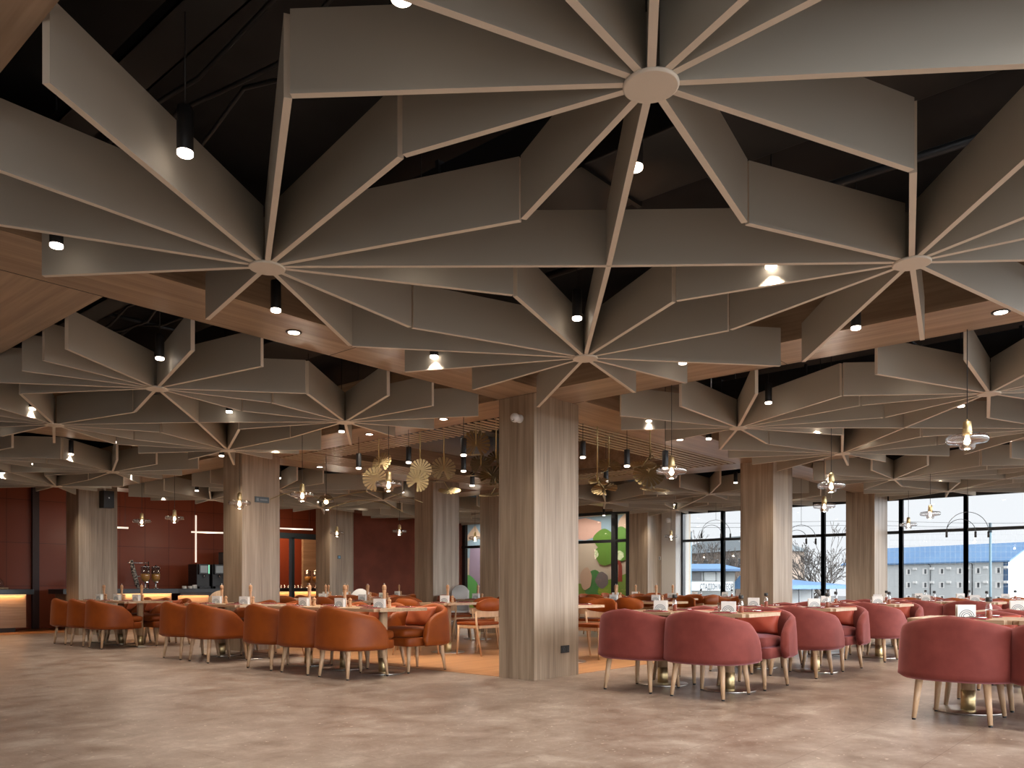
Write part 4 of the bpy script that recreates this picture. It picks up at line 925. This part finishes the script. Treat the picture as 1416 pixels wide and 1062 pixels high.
# yellow house behind trees
H0 = at(930, 150, z=GZ); H1 = at(1030, 130, z=GZ); ux = (H1 - H0).normalized(); ang = math.atan2(ux.y, ux.x); ln = (H1 - H0).length
b = thing('apartment_house', 'beige house with grey roof behind bare trees in the left window bay', 'building', H0, ang)
hw_ = zat(764, 138) - GZ; link('wall', box_me('wall', mat('beige_render', (.30, .23, .18), .8), 0, ln, 0, 12, 0, hw_), b)
bm = bmesh.new(); v = [bm.verts.new(p) for p in ((-.8, -.8, hw_), (ln + .8, -.8, hw_), (ln + .8, 12.8, hw_), (-.8, 12.8, hw_), (3, 6, hw_ + 3), (ln - 3, 6, hw_ + 3))]
for q in ((0, 1, 5, 4), (1, 2, 5), (2, 3, 4, 5), (3, 0, 4), (3, 2, 1, 0)): bm.faces.new([v[i] for i in q])
link('roof', mesh('roof', bm, mat('slate_grey', (.13, .15, .16), .8)), b)
for zc in (hw_ - 2, hw_ - 5, hw_ - 8):
    for i in range(7): t = 1.2 + i * (ln - 2.4) / 6; wf = link('window', box_me('window', M_KW, t - .6, t + .6, -.06, 0, zc - .8, zc + .8), b); link('pane', box_me('pane', M_DARKW, t - .5, t + .5, -.09, -.06, zc - .7, zc + .7), wf)
# bare trees
M_BARK = mottle('bare_bark', (.07, .06, .052), (.11, .095, .085), 3, .9)
def tree(px, d, ptop, seed, lab, spread=1.0, r0=.22, depth=6, lean=0):
    rn = random.Random(seed); base = at(px, d, z=GZ); H = zat(ptop, d) - GZ
    t = thing('bare_tree', lab, 'tree', base, 0, 'bare winter trees'); bt = bmesh.new(); bb = bmesh.new()
    def grow(p, dr, l, r, lev):
        n = 3; pts = [p]; rs = [r]; q = p.copy(); dd = dr.copy()
        for i in range(n):
            dd = (dd + Vector((rn.uniform(-.14, .14), rn.uniform(-.14, .14), rn.uniform(-.02, .12)))).normalized(); q = q + dd * l / n; pts.append(q.copy()); rs.append(max(.02, r * (1 - .32 * (i + 1) / n)))
        tube(bt if lev < 1 else bb, pts, rs, 6 if lev < 2 else 3)
        if lev >= depth: return
        for c in range(3 if lev in (0, 1, 2) else 2):
            az = rn.uniform(0, 2 * PI); tilt = rn.uniform(.35, .75) * spread
            a = dd.orthogonal().normalized(); a.rotate(Matrix.Rotation(az, 3, dd)); nd = (dd * math.cos(tilt) + a * math.sin(tilt)).normalized()
            grow(pts[-1 if c < 2 else 2], nd, l * rn.uniform(.68, .85), rs[-1] * .74, lev + 1)
    grow(Vector((0, 0, 0)), Vector((lean, 0, 1)).normalized(), H * .27, r0, 0)
    link('trunk', mesh('trunk', bt, M_BARK), t); link('branches', mesh('branches', bb, M_BARK), t)
tree(1152, 72, 722, 3, 'large spreading bare tree behind the middle window bay', .82, .42, 7)
tree(1122, 76, 742, 5, 'smaller bare tree left of the large one, middle window bay', 1.0, .3, 6)
tree(975, 88, 738, 8, 'bare tree rising above the kiosk in the left window bay', .8, .34, 7)
tree(1012, 84, 750, 9, 'bare tree at the right of the left window bay', .8, .3, 7)
tree(962, 95, 762, 11, 'thin bare tree farthest left behind the window', .8, .16, 5)
tree(1105, 95, 782, 12, 'low bare tree at the left edge of the middle window bay', 1.1, .15, 5)
# blue awning and stall in the middle bay
S0 = at(1086, 60, z=GZ); S1 = at(1176, 66, z=GZ); ux = (S1 - S0).normalized(); ang = math.atan2(ux.y, ux.x); ln = (S1 - S0).length
b = thing('market_stall', 'low stall with broad blue roof behind the middle window bay', 'stall', S0, ang)
z1 = zat(811, 62) - GZ; z2 = zat(801, 62) - GZ
bm = bmesh.new(); v = [bm.verts.new(p) for p in ((0, 0, z1 - .2), (ln, 0, z1 - .2), (ln, 0, z1 + .1), (0, 0, z1 + .1), (ln, 5, z1 - .2), (0, 5, z1 - .2), (ln * .6, 4, z2 + .1), (0, 4, z2 + .3))]
for q in ((0, 1, 2, 3), (3, 2, 6, 7), (2, 1, 4), (2, 4, 6), (6, 4, 5, 7), (0, 3, 7, 5), (0, 5, 4, 1)): bm.faces.new([v[i] for i in q])
link('roof', mesh('roof', bm, M_BLUE), b)
link('back_wall', box_me('back_wall', M_KW, ln * .1, ln * .95, 3, 3.2, 0, z1 - .2), b); link('shop_window', box_me('shop_window', M_DARKW, ln * .15, ln * .45, 2.85, 3, .8, z1 - .5), b)
for i in range(6): t = .2 + i * (ln - .4) / 5; bm = bmesh.new(); tube(bm, [(t, .1, 0), (t, .1, z1 - .1)], .05, 6); link('post', mesh('post', bm, M_DARKW), b)
# parked van
V = at(1160, 40, z=GZ); o = thing('parked_van', 'pale parked van between the window columns', 'van', V, math.atan2(RY, RX))
bm = bmesh.new(); prof = [(-2.4, .4), (-2.4, 1.3), (-1.7, 1.5), (-1.0, 2.75), (-.4, 3.0), (2.4, 3.0), (2.5, .4)]; a = [bm.verts.new((x, -.95, z)) for x, z in prof]; c = [bm.verts.new((x, .95, z)) for x, z in prof]; bm.faces.new(a); bm.faces.new(c[::-1])
for i in range(7): bm.faces.new((a[i], c[i], c[(i + 1) % 7], a[(i + 1) % 7]))
bmesh.ops.bevel(bm, geom=list(bm.edges), offset=.12, segments=3, affect='EDGES'); link('body', mesh('body', bm, mat('van_grey', (.26, .26, .255), .35), True), o)
link('side_window', box_me('side_window', M_DARKW, -.8, .5, -.965, -.945, 1.7, 2.5, bev=.008), o)
for x in (-1.6, 1.7):
    for y in (-.85, .85): bm = bmesh.new(); lathe(bm, [(.2, -.1), (.36, -.1), (.36, .1), (.2, .1)], 24, mtx=Matrix.Translation((x, y, .36)) @ Matrix.Rotation(PI / 2, 4, 'X')); link('wheel', mesh('wheel', bm, M_BLK), o)
